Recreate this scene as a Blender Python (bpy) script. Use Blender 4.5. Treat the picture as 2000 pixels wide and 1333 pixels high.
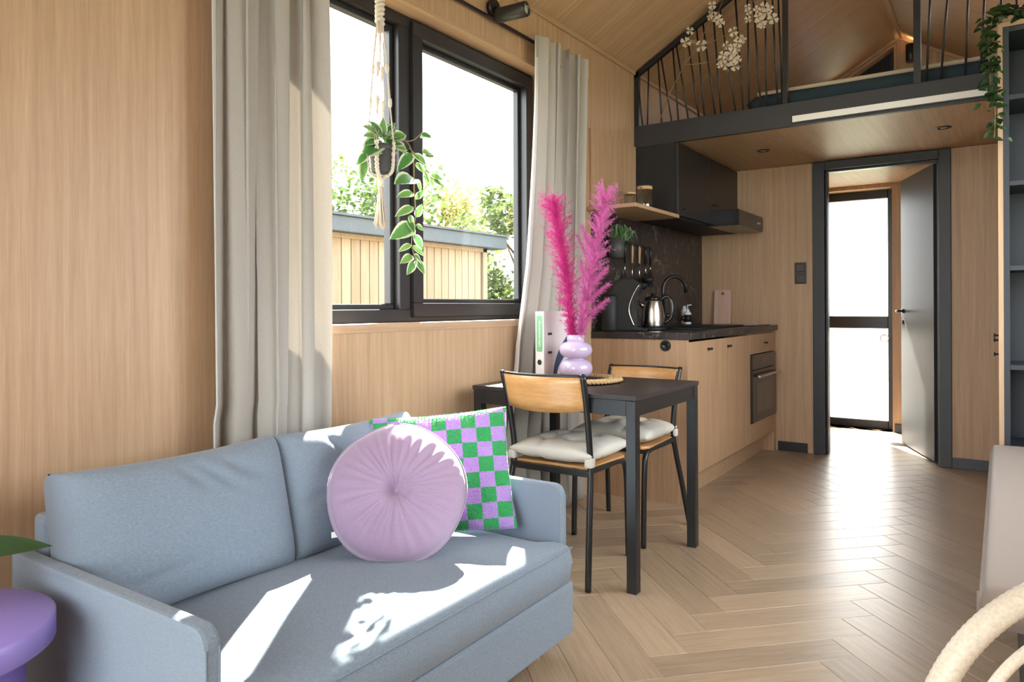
import bpy, bmesh, math, random
from mathutils import Vector, Matrix, Euler
from mathutils.geometry import tessellate_polygon
PI = math.pi
R = math.radians
random.seed(7)
for o in list(bpy.data.objects): bpy.data.objects.remove(o)
scn = bpy.context.scene
C = scn.collection

# ------------------------------------------------------------------ camera
cd = bpy.data.cameras.new('camera'); cam = bpy.data.objects.new('camera', cd); C.objects.link(cam)
cd.sensor_width = 36; cd.lens = 1413.1/2000*36; cd.shift_y = -66.4/2000; cd.clip_start = .02
cam.matrix_world = Matrix.Translation((0, 0, 1.09)) @ Matrix.Rotation(.5947, 4, 'Z') @ Matrix.Rotation(PI/2, 4, 'X') @ Matrix.Rotation(-.0045, 4, 'Z')
scn.camera = cam
# ------------------------------------------------------------------ light
SKY = 6.0
SUN = 42.0
w = bpy.data.worlds.new('World'); scn.world = w; w.use_nodes = True
bg = w.node_tree.nodes['Background']; bg.inputs[0].default_value = (.96, .97, 1.0, 1); bg.inputs[1].default_value = SKY
sd = bpy.data.lights.new('sun', 'SUN'); sd.energy = SUN; sd.angle = R(.6); sd.color = (1, .93, .82)
sun = bpy.data.objects.new('sun', sd); C.objects.link(sun)
el = R(45.5); hd = Vector((.568, -.823, 0))
sun.rotation_euler = (hd*math.cos(el) + Vector((0, 0, -math.sin(el)))).to_track_quat('-Z', 'Y').to_euler()
def portal(name, loc, sx, sy, direction):
    l = bpy.data.lights.new(name, 'AREA'); l.shape = 'RECTANGLE'; l.size = sx; l.size_y = sy; l.cycles.is_portal = True
    o = bpy.data.objects.new(name, l); C.objects.link(o); o.location = loc
    o.rotation_euler = Vector(direction).to_track_quat('-Z', 'Y').to_euler()
portal('window_portal', (-2.3, 2.33, 1.68), 1.9, 1.3, (1, 0, 0))
portal('hall_portal', (-1.07, 7.3, 1.05), .6, 2.1, (0, -1, 0))
portal('bench_portal', (.85, 2.85, 1.57), 2.2, 1.45, (-1, 0, 0))
portal('roof_portal', (.42, 5.5, 2.98), .45, 1.4, (-.504, 0, -.864))
portal('gable_portal', (-.72, -1.85, 1.65), 2.2, 3.3, (0, 1, 0))
scn.view_settings.view_transform = 'Standard'; scn.view_settings.look = 'None'
scn.view_settings.gamma = 1; scn.view_settings.use_curve_mapping = False
scn.view_settings.exposure = 0.96

# ------------------------------------------------------------------ materials
MATS = {}
def new_mat(name):
    m = bpy.data.materials.new(name); m.use_nodes = True
    nt = m.node_tree; b = nt.nodes['Principled BSDF']; MATS[name] = m
    return m, nt, b
def node(nt, t, **kw):
    n = nt.nodes.new(t)
    for k, v in kw.items():
        if isinstance(v, (int, float, tuple)) and k in n.inputs: n.inputs[k].default_value = v
        else: setattr(n, k, v)
    return n
def mapping(nt, scale, rnd=False):
    tc = node(nt, 'ShaderNodeTexCoord'); mp = node(nt, 'ShaderNodeMapping'); mp.inputs['Scale'].default_value = scale
    nt.links.new(tc.outputs['Object'], mp.inputs['Vector'])
    if rnd:
        oi = node(nt, 'ShaderNodeObjectInfo'); mu = node(nt, 'ShaderNodeMath', operation='MULTIPLY'); mu.inputs[1].default_value = 57.0
        cx = node(nt, 'ShaderNodeCombineXYZ')
        nt.links.new(oi.outputs['Random'], mu.inputs[0])
        for i in range(3): nt.links.new(mu.outputs[0], cx.inputs[i])
        nt.links.new(cx.outputs[0], mp.inputs['Location'])
    return mp
def ramp(nt, stops):
    r = node(nt, 'ShaderNodeValToRGB'); e = r.color_ramp.elements
    while len(e) < len(stops): e.new(.5)
    for q, (p, c) in zip(e, stops): q.position = p; q.color = (*c, 1)
    return r
def bump(nt, b, src, strength, dist=.002):
    n = node(nt, 'ShaderNodeBump'); n.inputs['Strength'].default_value = strength; n.inputs['Distance'].default_value = dist
    nt.links.new(src, n.inputs['Height']); nt.links.new(n.outputs[0], b.inputs['Normal'])
def plain(name, col, rough=.5, metal=0, noise=0, nscale=60, bmp=0, spec=.5, sheen=0):
    m, nt, b = new_mat(name)
    b.inputs['Roughness'].default_value = rough; b.inputs['Metallic'].default_value = metal
    b.inputs['Specular IOR Level'].default_value = spec; b.inputs['Sheen Weight'].default_value = sheen
    mp = mapping(nt, (nscale,)*3); ns = node(nt, 'ShaderNodeTexNoise'); ns.inputs['Detail'].default_value = 4
    nt.links.new(mp.outputs[0], ns.inputs['Vector'])
    k = max(noise, .02)
    r = ramp(nt, [(.25, tuple(c*(1-k) for c in col)), (.75, tuple(min(1, c*(1+k)) for c in col))])
    nt.links.new(ns.outputs['Fac'], r.inputs[0]); nt.links.new(r.outputs[0], b.inputs['Base Color'])
    if bmp: bump(nt, b, ns.outputs['Fac'], bmp)
    return m
def wood(name, dark, mid, light, fine, broad, rough=.45, rnd=False, var=0, bmp=.08, spec=.4):
    """grain: fine/broad = mapping scales (low value along the grain)"""
    m, nt, b = new_mat(name); b.inputs['Roughness'].default_value = rough; b.inputs['Specular IOR Level'].default_value = spec
    m1 = mapping(nt, fine, rnd); n1 = node(nt, 'ShaderNodeTexNoise'); n1.inputs['Detail'].default_value = 5; n1.inputs['Roughness'].default_value = .65; n1.inputs['Distortion'].default_value = .3
    m2 = mapping(nt, broad, rnd); n2 = node(nt, 'ShaderNodeTexNoise'); n2.inputs['Detail'].default_value = 3; n2.inputs['Distortion'].default_value = .6
    nt.links.new(m1.outputs[0], n1.inputs['Vector']); nt.links.new(m2.outputs[0], n2.inputs['Vector'])
    mx = node(nt, 'ShaderNodeMix', data_type='FLOAT'); mx.inputs[0].default_value = .55
    nt.links.new(n1.outputs['Fac'], mx.inputs[2]); nt.links.new(n2.outputs['Fac'], mx.inputs[3])
    r = ramp(nt, [(.3, dark), (.5, mid), (.68, light)]); nt.links.new(mx.outputs[0], r.inputs[0])
    out = r.outputs[0]
    if var:
        oi = node(nt, 'ShaderNodeObjectInfo'); mr = node(nt, 'ShaderNodeMapRange'); mr.inputs[3].default_value = 1-var; mr.inputs[4].default_value = 1+var
        nt.links.new(oi.outputs['Random'], mr.inputs[0])
        hs = node(nt, 'ShaderNodeHueSaturation'); nt.links.new(out, hs.inputs['Color']); nt.links.new(mr.outputs[0], hs.inputs['Value']); out = hs.outputs[0]
    nt.links.new(out, b.inputs['Base Color'])
    if bmp: bump(nt, b, n1.outputs['Fac'], bmp, .001)
    return m
OD, OM, OL = (.385, .245, .143), (.475, .312, .19), (.555, .38, .24)
wood('oak_wall', OD, OM, OL, (55, 55, 1.6), (9, 9, .25))
wood('oak_ceiling', OD, OM, OL, (1.6, 55, 1.6), (.3, 9, .3))
wood('oak_loft', OD, OM, OL, (55, 1.6, 55), (9, .3, 9))
wood('oak_x', OD, OM, OL, (1.6, 55, 55), (.3, 9, 9))
wood('oak_cabinet', (.37, .225, .13), (.455, .288, .17), (.53, .352, .215), (60, 60, 1.8), (10, 10, .3), rough=.42)
wood('floor_oak', (.30, .212, .138), (.38, .277, .185), (.455, .345, .238), (3, 70, 70), (.8, 14, 14), rough=.35, rnd=True, var=.15, bmp=.05, spec=1.0)
wood('floor_screed', (.3, .2, .12), (.36, .25, .15), (.42, .3, .19), (3, 70, 70), (.8, 14, 14), rough=.5)
wood('plywood', (.50, .25, .085), (.60, .32, .12), (.68, .39, .165), (4, 40, 40), (2, 9, 16), rough=.28, spec=.6)
wood('table_black', (.018, .014, .014), (.030, .023, .023), (.05, .04, .04), (3, 60, 60), (1, 12, 12), rough=.38)
wood('board_wood', (.5, .32, .24), (.58, .39, .30), (.64, .45, .36), (60, 60, 2), (10, 10, .4), rough=.6)
wood('cladding', (.18, .152, .112), (.225, .193, .145), (.27, .235, .18), (40, 40, 1.5), (6, 6, .3), rough=.8, rnd=True, var=.12, spec=.1)
plain('anthracite', (.026, .027, .031), .45, noise=.06)
plain('black_frame', (.020, .020, .023), .38, noise=.05)
plain('black_metal', (.013, .013, .014), .32, noise=.05)
plain('black_gloss', (.011, .011, .012), .16, noise=.05)
plain('black_matt', (.007, .007, .008), .6, noise=.1)
plain('loft_beam', (.026, .026, .030), .5, noise=.06)
plain('slate_shelf', (.022, .027, .036), .5, noise=.1, nscale=20)
plain('steel', (.62, .60, .57), .22, metal=1)
plain('white_plastic', (.8, .8, .78), .4)
plain('binder_white', (.78, .77, .77), .45)
plain('binder_cover', (.62, .56, .58), .5)
plain('binder_green', (.20, .48, .26), .5)
plain('navy', (.03, .05, .11), .5)
plain('lilac_metal', (.33, .25, .70), .38)
plain('lilac_vase', (.50, .41, .60), .12, spec=.7)
plain('rope', (.74, .66, .56), .9, noise=.15, nscale=150, bmp=.4)
plain('pot_grey', (.06, .06, .06), .55)
plain('soil', (.04, .025, .015), .95, noise=.4)
plain('stem', (.25, .17, .08), .7, noise=.2)
plain('stem_green', (.28, .34, .12), .6, noise=.2)
plain('petal_center', (.45, .45, .10), .7, noise=.2)
plain('seagrass', (.50, .33, .16), .75, noise=.35, nscale=120, bmp=.5)
plain('mat_black', (.012, .012, .012), .9, noise=.3, nscale=200)
plain('rattan', (.74, .66, .54), .45, noise=.15, nscale=40, bmp=.1)
plain('bench_fabric', (.24, .185, .155), .95, noise=.25, nscale=260, bmp=.35, sheen=.2)
plain('mattress_teal', (.028, .048, .065), .95, noise=.2, nscale=200, bmp=.3)
plain('bedding', (.52, .43, .34), .95, noise=.1, nscale=20)
plain('bedding_white', (.7, .67, .62), .95, noise=.05)
plain('chair_cushion', (.62, .59, .53), .95, noise=.06, nscale=120, bmp=.15)
plain('cork', (.55, .38, .2), .8, noise=.2)
plain('leg_wood', (.62, .43, .27), .5, noise=.1)
plain('roof_slate', (.045, .065, .085), .7, noise=.2, nscale=12)
plain('grass', (.13, .13, .085), .95, noise=.4, nscale=6)
plain('terrace', (.25, .24, .22), .9, noise=.2, nscale=8)
plain('bark', (.1, .07, .05), .9, noise=.4, nscale=30)
plain('tag_white', (.85, .85, .85), .7)
plain('lens_grey', (.5, .48, .46), .35)
plain('led_white', (.80, .78, .75), .4)
plain('linen_frosted', (.8, .8, .8), .8)
plain('oven_black', (.030, .026, .023), .2, noise=.05)
plain('oven_glass', (.075, .062, .052), .08, noise=.05)
plain('velvet_lilac', (.37, .26, .41), .8, noise=.05, nscale=30, sheen=.6)
# heathered sofa fabric
m, nt, b = new_mat('sofa_fabric'); b.inputs['Roughness'].default_value = .95; b.inputs['Sheen Weight'].default_value = .15
mp = mapping(nt, (150, 24, 210)); ns = node(nt, 'ShaderNodeTexNoise'); ns.inputs['Detail'].default_value = 3; nt.links.new(mp.outputs[0], ns.inputs['Vector'])
r = ramp(nt, [(.3, (.162, .212, .277)), (.7, (.262, .322, .40))]); nt.links.new(ns.outputs['Fac'], r.inputs[0]); nt.links.new(r.outputs[0], b.inputs['Base Color']); bump(nt, b, ns.outputs['Fac'], .25, .001)
# curtains: linen with light passing through
def cloth(name, col, trans):
    m, nt, b = new_mat(name); b.inputs['Roughness'].default_value = .95
    mp = mapping(nt, (200, 200, 40)); ns = node(nt, 'ShaderNodeTexNoise'); ns.inputs['Detail'].default_value = 4; nt.links.new(mp.outputs[0], ns.inputs['Vector'])
    r = ramp(nt, [(.3, tuple(c*.9 for c in col)), (.7, tuple(c*1.06 for c in col))]); nt.links.new(ns.outputs['Fac'], r.inputs[0]); nt.links.new(r.outputs[0], b.inputs['Base Color'])
    t = node(nt, 'ShaderNodeBsdfTranslucent'); nt.links.new(r.outputs[0], t.inputs[0])
    mx = node(nt, 'ShaderNodeMixShader'); mx.inputs[0].default_value = trans
    nt.links.new(b.outputs[0], mx.inputs[1]); nt.links.new(t.outputs[0], mx.inputs[2])
    nt.links.new(mx.outputs[0], nt.nodes['Material Output'].inputs[0]); bump(nt, b, ns.outputs['Fac'], .15, .001)
    return m
cloth('linen', (.55, .52, .475), .28)
cloth('linen_hem', (.82, .81, .80), .35)
def leafy(name, c1, c2, edge=None, trans=.35, rough=.4):
    m, nt, b = new_mat(name); b.inputs['Roughness'].default_value = rough
    oi = node(nt, 'ShaderNodeObjectInfo'); mp = mapping(nt, (14, 14, 14)); ns = node(nt, 'ShaderNodeTexNoise'); nt.links.new(mp.outputs[0], ns.inputs['Vector'])
    ad = node(nt, 'ShaderNodeMath', operation='ADD'); nt.links.new(oi.outputs['Random'], ad.inputs[0]); nt.links.new(ns.outputs['Fac'], ad.inputs[1])
    hf = node(nt, 'ShaderNodeMath', operation='MULTIPLY'); hf.inputs[1].default_value = .5; nt.links.new(ad.outputs[0], hf.inputs[0])
    r = ramp(nt, [(.25, c1), (.75, c2)]); nt.links.new(hf.outputs[0], r.inputs[0]); col = r.outputs[0]
    if edge:   # variegated rim: local x across the blade (blade half width about .5)
        tc = node(nt, 'ShaderNodeTexCoord'); sp = node(nt, 'ShaderNodeSeparateXYZ'); nt.links.new(tc.outputs['UV'], sp.inputs[0])
        rr = ramp(nt, [(.62, (0, 0, 0)), (.8, (1, 1, 1))]); nt.links.new(sp.outputs[0], rr.inputs[0])
        mx = node(nt, 'ShaderNodeMix', data_type='RGBA'); nt.links.new(rr.outputs[0], mx.inputs[0]); nt.links.new(col, mx.inputs[6]); mx.inputs[7].default_value = (*edge, 1); col = mx.outputs[2]
    nt.links.new(col, b.inputs['Base Color'])
    t = node(nt, 'ShaderNodeBsdfTranslucent'); nt.links.new(col, t.inputs[0])
    mx = node(nt, 'ShaderNodeMixShader'); mx.inputs[0].default_value = trans
    nt.links.new(b.outputs[0], mx.inputs[1]); nt.links.new(t.outputs[0], mx.inputs[2]); nt.links.new(mx.outputs[0], nt.nodes['Material Output'].inputs[0])
leafy('leaf_variegated', (.06, .19, .05), (.17, .33, .08), (.55, .60, .42), trans=.25)
leafy('leaf_dark', (.012, .032, .010), (.03, .07, .02), trans=.12)
leafy('leaf_herb', (.03, .09, .02), (.07, .17, .04), trans=.2)
leafy('leaf_plant', (.035, .08, .03), (.05, .11, .035), trans=.1)
leafy('leaf_tree', (.05, .085, .022), (.16, .18, .055), trans=.45, rough=.7)
leafy('leaf_tree_yellow', (.10, .11, .025), (.23, .21, .06), trans=.45, rough=.7)
leafy('petal', (.66, .56, .47), (.74, .66, .56), trans=.2, rough=.7)
leafy('plume_hot', (.62, .04, .28), (.80, .12, .42), trans=.3, rough=.8)
leafy('plume_soft', (.60, .13, .40), (.74, .24, .52), trans=.3, rough=.8)
# checkered boucle
m, nt, b = new_mat('check_boucle'); b.inputs['Roughness'].default_value = 1; b.inputs['Sheen Weight'].default_value = .5
mp = mapping(nt, (1, 1, 0)); mp.inputs['Location'].default_value = (.02, .012, .5)
nz = node(nt, 'ShaderNodeTexNoise'); nz.inputs['Scale'].default_value = 160; nz.inputs['Detail'].default_value = 2
tc = node(nt, 'ShaderNodeTexCoord'); nt.links.new(tc.outputs['Object'], nz.inputs['Vector'])
va = node(nt, 'ShaderNodeVectorMath', operation='MULTIPLY_ADD'); va.inputs[1].default_value = (.006, .006, 0); nt.links.new(nz.outputs['Color'], va.inputs[0]); nt.links.new(mp.outputs[0], va.inputs[2])
ck = node(nt, 'ShaderNodeTexChecker'); ck.inputs['Scale'].default_value = 1/.0475; ck.inputs[1].default_value = (.02, .34, .09, 1); ck.inputs[2].default_value = (.43, .27, .66, 1)
nt.links.new(va.outputs[0], ck.inputs[0]); nt.links.new(ck.outputs[0], b.inputs['Base Color']); bump(nt, b, nz.outputs['Fac'], .9, .006)
# dark marble
m, nt, b = new_mat('marble'); b.inputs['Roughness'].default_value = .35
mp = mapping(nt, (2.6, 2.6, 2.6)); ns = node(nt, 'ShaderNodeTexNoise'); ns.inputs['Scale'].default_value = 1.6; ns.inputs['Detail'].default_value = 8; ns.inputs['Roughness'].default_value = .65; ns.inputs['Distortion'].default_value = 1.2
nt.links.new(mp.outputs[0], ns.inputs['Vector'])
sb = node(nt, 'ShaderNodeMath', operation='SUBTRACT'); sb.inputs[1].default_value = .5; ab = node(nt, 'ShaderNodeMath', operation='ABSOLUTE')
nt.links.new(ns.outputs['Fac'], sb.inputs[0]); nt.links.new(sb.outputs[0], ab.inputs[0])
r = ramp(nt, [(0, (.45, .41, .38)), (.004, (.13, .11, .10)), (.011, (.026, .020, .0195))])
n2 = node(nt, 'ShaderNodeTexNoise'); n2.inputs['Scale'].default_value = 5; nt.links.new(mp.outputs[0], n2.inputs['Vector'])
r2 = ramp(nt, [(.455, (0, 0, 0)), (.55, (1, 1, 1))]); nt.links.new(n2.outputs['Fac'], r2.inputs[0])
mx = node(nt, 'ShaderNodeMix', data_type='RGBA'); nt.links.new(r2.outputs[0], mx.inputs[0]); mx.inputs[6].default_value = (.035, .028, .027, 1)
nt.links.new(ab.outputs[0], r.inputs[0]); nt.links.new(r.outputs[0], mx.inputs[7]); nt.links.new(mx.outputs[2], b.inputs['Base Color'])
# window glass: thin, clear, mirror-like at grazing angles
def glass(name, tint, frost=0, refl=.03):
    m, nt, b = new_mat(name); nt.nodes.remove(b)
    t = node(nt, 'ShaderNodeBsdfTransparent'); t.inputs[0].default_value = (*tint, 1)
    if frost:
        t2 = node(nt, 'ShaderNodeBsdfTranslucent'); t2.inputs[0].default_value = (*tint, 1)
        mm = node(nt, 'ShaderNodeMixShader'); mm.inputs[0].default_value = frost; nt.links.new(t.outputs[0], mm.inputs[1]); nt.links.new(t2.outputs[0], mm.inputs[2]); t = mm
    g = node(nt, 'ShaderNodeBsdfGlossy'); g.inputs['Roughness'].default_value = .02
    lw = node(nt, 'ShaderNodeLayerWeight'); lw.inputs[0].default_value = .5
    pw = node(nt, 'ShaderNodeMath', operation='POWER'); pw.inputs[1].default_value = 5.0; nt.links.new(lw.outputs['Facing'], pw.inputs[0])
    f = node(nt, 'ShaderNodeMath', operation='MULTIPLY_ADD'); f.inputs[1].default_value = .8; f.inputs[2].default_value = refl; nt.links.new(pw.outputs[0], f.inputs[0])
    mx = node(nt, 'ShaderNodeMixShader'); nt.links.new(f.outputs[0], mx.inputs[0]); nt.links.new(t.outputs[0], mx.inputs[1]); nt.links.new(g.outputs[0], mx.inputs[2])
    nt.links.new(mx.outputs[0], nt.nodes['Material Output'].inputs[0])
glass('glass', (.93, .95, .94)); glass('glass_frosted', (.90, .90, .885), .15); glass('jar_glass', (.93, .94, .94), 0, .16)

# ------------------------------------------------------------------ mesh helpers
class B:
    def __init__(s): s.bm = bmesh.new()
    def box(s, x0, y0, z0, x1, y1, z1, bev=0, seg=2, mi=0, mat=None):
        vs = [s.bm.verts.new((x, y, z)) for x in (x0, x1) for y in (y0, y1) for z in (z0, z1)]
        fs = [s.bm.faces.new([vs[i] for i in f]) for f in ((0, 1, 3, 2), (4, 6, 7, 5), (0, 4, 5, 1), (2, 3, 7, 6), (0, 2, 6, 4), (1, 5, 7, 3))]
        for f in fs: f.material_index = mi
        if mat is not None: bmesh.ops.transform(s.bm, matrix=mat, verts=vs)
        if bev: bmesh.ops.bevel(s.bm, geom=list({e for f in fs for e in f.edges}), offset=bev, segments=seg, affect='EDGES', profile=.6)
        return s
    def prism(s, pts, axis, a, b, holes=(), bev=0):
        """polygon pts (2D, the two other axes in order) from a to b along axis, with holes"""
        def v3(p, t):
            l = [p[0], p[1]]; l.insert(axis, t); return l
        loops = [list(pts)] + [list(h) for h in holes]
        lay = [[[s.bm.verts.new(v3(p, t)) for p in lp] for lp in loops] for t in (a, b)]
        flat = [[v for lp in L for v in lp] for L in lay]
        fs = []
        if not holes:
            fs += [s.bm.faces.new(lay[0][0]), s.bm.faces.new(lay[1][0][::-1])]
        else:
            for tri in tessellate_polygon([[Vector((p[0], p[1], 0)) for p in lp] for lp in loops]):
                for F in flat: fs.append(s.bm.faces.new([F[i] for i in tri]))
        for q in range(len(loops)):
            A, Bq = lay[0][q], lay[1][q]; n = len(A)
            for i in range(n): fs.append(s.bm.faces.new((A[i], A[(i+1) % n], Bq[(i+1) % n], Bq[i])))
        bmesh.ops.recalc_face_normals(s.bm, faces=fs)
        if bev:
            es = [e for e in {e for f in fs for e in f.edges} if len(e.link_faces) == 2 and e.calc_face_angle(0) > .6]
            bmesh.ops.bevel(s.bm, geom=es, offset=bev, segments=2, affect='EDGES', profile=.6)
        return s
    def tube(s, pts, r, seg=8, closed=False, mi=0):
        pts = [Vector(p) for p in pts]; n = len(pts)
        rs = r if isinstance(r, (list, tuple)) else [r]*n
        rings = []; up = None
        for i, p in enumerate(pts):
            if closed: t = pts[(i+1) % n] - pts[i-1]
            else: t = pts[min(i+1, n-1)] - pts[max(i-1, 0)]
            t.normalize()
            if up is None:
                up = t.orthogonal().normalized()
            else:
                up = (up - t*up.dot(t))
                up = up.normalized() if up.length > 1e-6 else t.orthogonal().normalized()
            sd_ = t.cross(up)
            rings.append([s.bm.verts.new(p + (up*math.cos(2*PI*k/seg) + sd_*math.sin(2*PI*k/seg))*rs[i]) for k in range(seg)])
        m_ = n if closed else n-1
        for i in range(m_):
            a, b = rings[i], rings[(i+1) % n]
            for k in range(seg):
                f = s.bm.faces.new((a[k], a[(k+1) % seg], b[(k+1) % seg], b[k])); f.smooth = True; f.material_index = mi
        if not closed:
            s.bm.faces.new(rings[0][::-1]).material_index = mi; s.bm.faces.new(rings[-1]).material_index = mi
        return s
    def lathe(s, prof, c=(0, 0, 0), seg=24, mat=None, mi=0, smooth=True):
        c = Vector(c); rings = []; vs = []
        for r, z in prof:
            if r < 1e-5: ring = [s.bm.verts.new(c + Vector((0, 0, z)))]
            else: ring = [s.bm.verts.new(c + Vector((r*math.cos(2*PI*k/seg), r*math.sin(2*PI*k/seg), z))) for k in range(seg)]
            rings.append(ring); vs += ring
        for a, b in zip(rings, rings[1:]):
            for k in range(seg):
                q = []
                for v in (a[k % len(a)], a[(k+1) % len(a)], b[(k+1) % len(b)], b[k % len(b)]):
                    if v not in q: q.append(v)
                if len(q) > 2:
                    f = s.bm.faces.new(q); f.smooth = smooth; f.material_index = mi
        for ring, rev in ((rings[0], True), (rings[-1], False)):
            if len(ring) > 1: s.bm.faces.new(ring[::-1] if rev else ring).material_index = mi
        if mat is not None: bmesh.ops.transform(s.bm, matrix=mat, verts=vs)
        return s
    def cyl(s, p0, p1, r, seg=16, r1=None):
        return s.tube([p0, p1], [r, r if r1 is None else r1], seg)
    def grid(s, nu, nv, fn, closed_u=False, mi=0, smooth=True):
        g = [[s.bm.verts.new(fn(i/nu, j/nv)) for j in range(nv+1)] for i in range(nu if closed_u else nu+1)]
        n = nu if not closed_u else nu
        for i in range(n):
            a = g[i]; b = g[(i+1) % len(g)]
            for j in range(nv):
                f = s.bm.faces.new((a[j], b[j], b[j+1], a[j+1])); f.smooth = smooth; f.material_index = mi
        return s
    def pillow(s, w_, h_, t_, n=6, q=.33, pinch=0, nu=36, nv=28, fn=None, mat=None):
        """closed cushion, width x, height y, thickness z"""
        vs = []
        def pt(u, v, sg):
            a = max(0, 1-abs(u)**n)*max(0, 1-abs(v)**n)
            x = w_/2*u*(1-pinch*math.cos(PI/2*v)); y = h_/2*v*(1-pinch*math.cos(PI/2*u))
            z = sg*t_/2*a**q
            if fn: x, y, z = fn(u, v, sg, x, y, z)
            return (x, y, z)
        def rm(i, N):
            a = -1+2*i/N
            return math.sin(a*PI/2)*.5+a*.5
        top = [[s.bm.verts.new(pt(rm(i, nu), rm(j, nv), 1)) for j in range(nv+1)] for i in range(nu+1)]
        bot = [[top[i][j] if i in (0, nu) or j in (0, nv) else s.bm.verts.new(pt(rm(i, nu), rm(j, nv), -1)) for j in range(nv+1)] for i in range(nu+1)]
        for i in range(nu):
            for j in range(nv):
                s.bm.faces.new((top[i][j], top[i+1][j], top[i+1][j+1], top[i][j+1])).smooth = True
                try: s.bm.faces.new((bot[i][j+1], bot[i+1][j+1], bot[i+1][j], bot[i][j])).smooth = True
                except ValueError: pass
        if mat is not None: bmesh.ops.transform(s.bm, matrix=mat, verts=s.bm.verts)
        return s
    def done(s, name, mat, parent=None, smooth=False, mats=None):
        me = bpy.data.meshes.new(name); s.bm.normal_update(); s.bm.to_mesh(me); s.bm.free()
        for mm in (mats or [mat]): me.materials.append(MATS[mm])
        if smooth:
            for p in me.polygons: p.use_smooth = True
        return link(name, me, parent)
def link(name, me, parent=None):
    o = bpy.data.objects.new(name, me); C.objects.link(o)
    if parent: o.parent = parent
    return o
def tag(o, label, cat, group=None, kind=None):
    o['label'] = label; o['category'] = cat
    if group: o['group'] = group
    if kind: o['kind'] = kind
    return o
def thing(name, label, cat, loc=(0, 0, 0), rz=0, group=None, kind=None):
    o = bpy.data.objects.new(name, None); C.objects.link(o); o.location = loc; o.rotation_euler = (0, 0, rz); o.empty_display_size = .05
    return tag(o, label, cat, group, kind)
def bx(name, mat, parent, *a, **k): return B().box(*a, **k).done(name, mat, parent)
def struct(o, label, cat): return tag(o, label, cat, kind='structure')
def frame_to(z, yref=(0, 0, 1)):
    """rotation matrix whose z is given and whose y is as near yref as possible"""
    z = Vector(z).normalized(); y = Vector(yref); y = (y-z*y.dot(z)).normalized(); x = y.cross(z)
    return Matrix((x, y, z)).transposed()
def mtx(loc, z, yref=(0, 0, 1)): return Matrix.Translation(loc) @ frame_to(z, yref).to_4x4()
def ring_y(b, y0, y1, z0, z1, wd, x0, x1, bev=.003):     # rectangular frame in the y-z plane
    for q in ((y0, z0, y1, z0+wd), (y0, z1-wd, y1, z1), (y0, z0+wd, y0+wd, z1-wd), (y1-wd, z0+wd, y1, z1-wd)):
        b.box(x0, q[0], q[1], x1, q[2], q[3], bev, 1)
    return b
def smoothpath(pts, n=6):
    P = [Vector(p) for p in pts]; out = []
    for i in range(len(P)-1):
        p0, p1, p2, p3 = P[max(i-1, 0)], P[i], P[i+1], P[min(i+2, len(P)-1)]
        for k in range(n):
            t = k/n; out.append(.5*((2*p1)+(p2-p0)*t+(2*p0-5*p1+4*p2-p3)*t*t+(3*p1-p0-3*p2+p3)*t**3))
    out.append(P[-1]); return out
def leaf_mesh(name, mat, ratio=.5, fold=.25, droop=.25, seg=5, tipx=1.0):
    """unit leaf: base at origin, length 1 along +y, face +z; uv.x = distance from midrib"""
    bm = bmesh.new(); uv = bm.loops.layers.uv.new('UVMap'); rows = []
    for i in range(seg+1):
        t = i/seg; wd = ratio/2*math.sin(PI*min(1, t**.75))**.8 if 0 < t < 1 else 0.004
        z = -droop*t*t
        rows.append([bm.verts.new((-wd, t, z+fold*wd)), bm.verts.new((0, t, z)), bm.verts.new((wd, t, z+fold*wd))])
    for a, b in zip(rows, rows[1:]):
        for k in (0, 1):
            f = bm.faces.new((a[k], a[k+1], b[k+1], b[k])); f.smooth = True
            for l in f.loops: l[uv].uv = ((0 if l.vert in (a[1], b[1]) else 1), 0)
    me = bpy.data.meshes.new(name); bm.to_mesh(me); bm.free(); me.materials.append(MATS[mat]); return me
def put_leaf(name, me, parent, base, direction, normal, size):
    o = link(name, me, parent); y = Vector(direction).normalized(); z = Vector(normal); z = (z-y*z.dot(y)).normalized(); x = y.cross(z)
    M = Matrix((x, y, z)).transposed().to_4x4(); o.matrix_local = Matrix.Translation(base) @ M @ Matrix.Scale(size, 4); return o
def fuzz(b, p, d, r0, ln, wd):
    """one flat tapering fibre"""
    d = Vector(d).normalized(); sd_ = d.orthogonal().normalized()*wd
    p = Vector(p); q = p+d*ln*.6; e = p+d*ln+Vector((0, 0, -ln*.12))
    v = [b.bm.verts.new(x) for x in (p-sd_, p+sd_, q+sd_*.8, q-sd_*.8, e)]
    b.bm.faces.new((v[0], v[1], v[2], v[3])); b.bm.faces.new((v[3], v[2], v[4]))

# ================================================================== the room
XL, XR, YB, YD, YG = -2.0, .57, -1.6, 5.66, 6.97
ZW, SL = 2.635, .584
XC = -.715; ZR = ZW+SL*(XC-XL)
# ground outside
struct(B().box(-30, -30, -.56, 30, 40, -.5).done('ground', 'grass'), 'mown green lawn around the house outside the window', 'lawn')
struct(B().box(-2.2, 7.35, -.5, 2.5, 11, -.36).done('terrace', 'terrace'), 'pale paved terrace outside the hall door', 'terrace')
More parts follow.
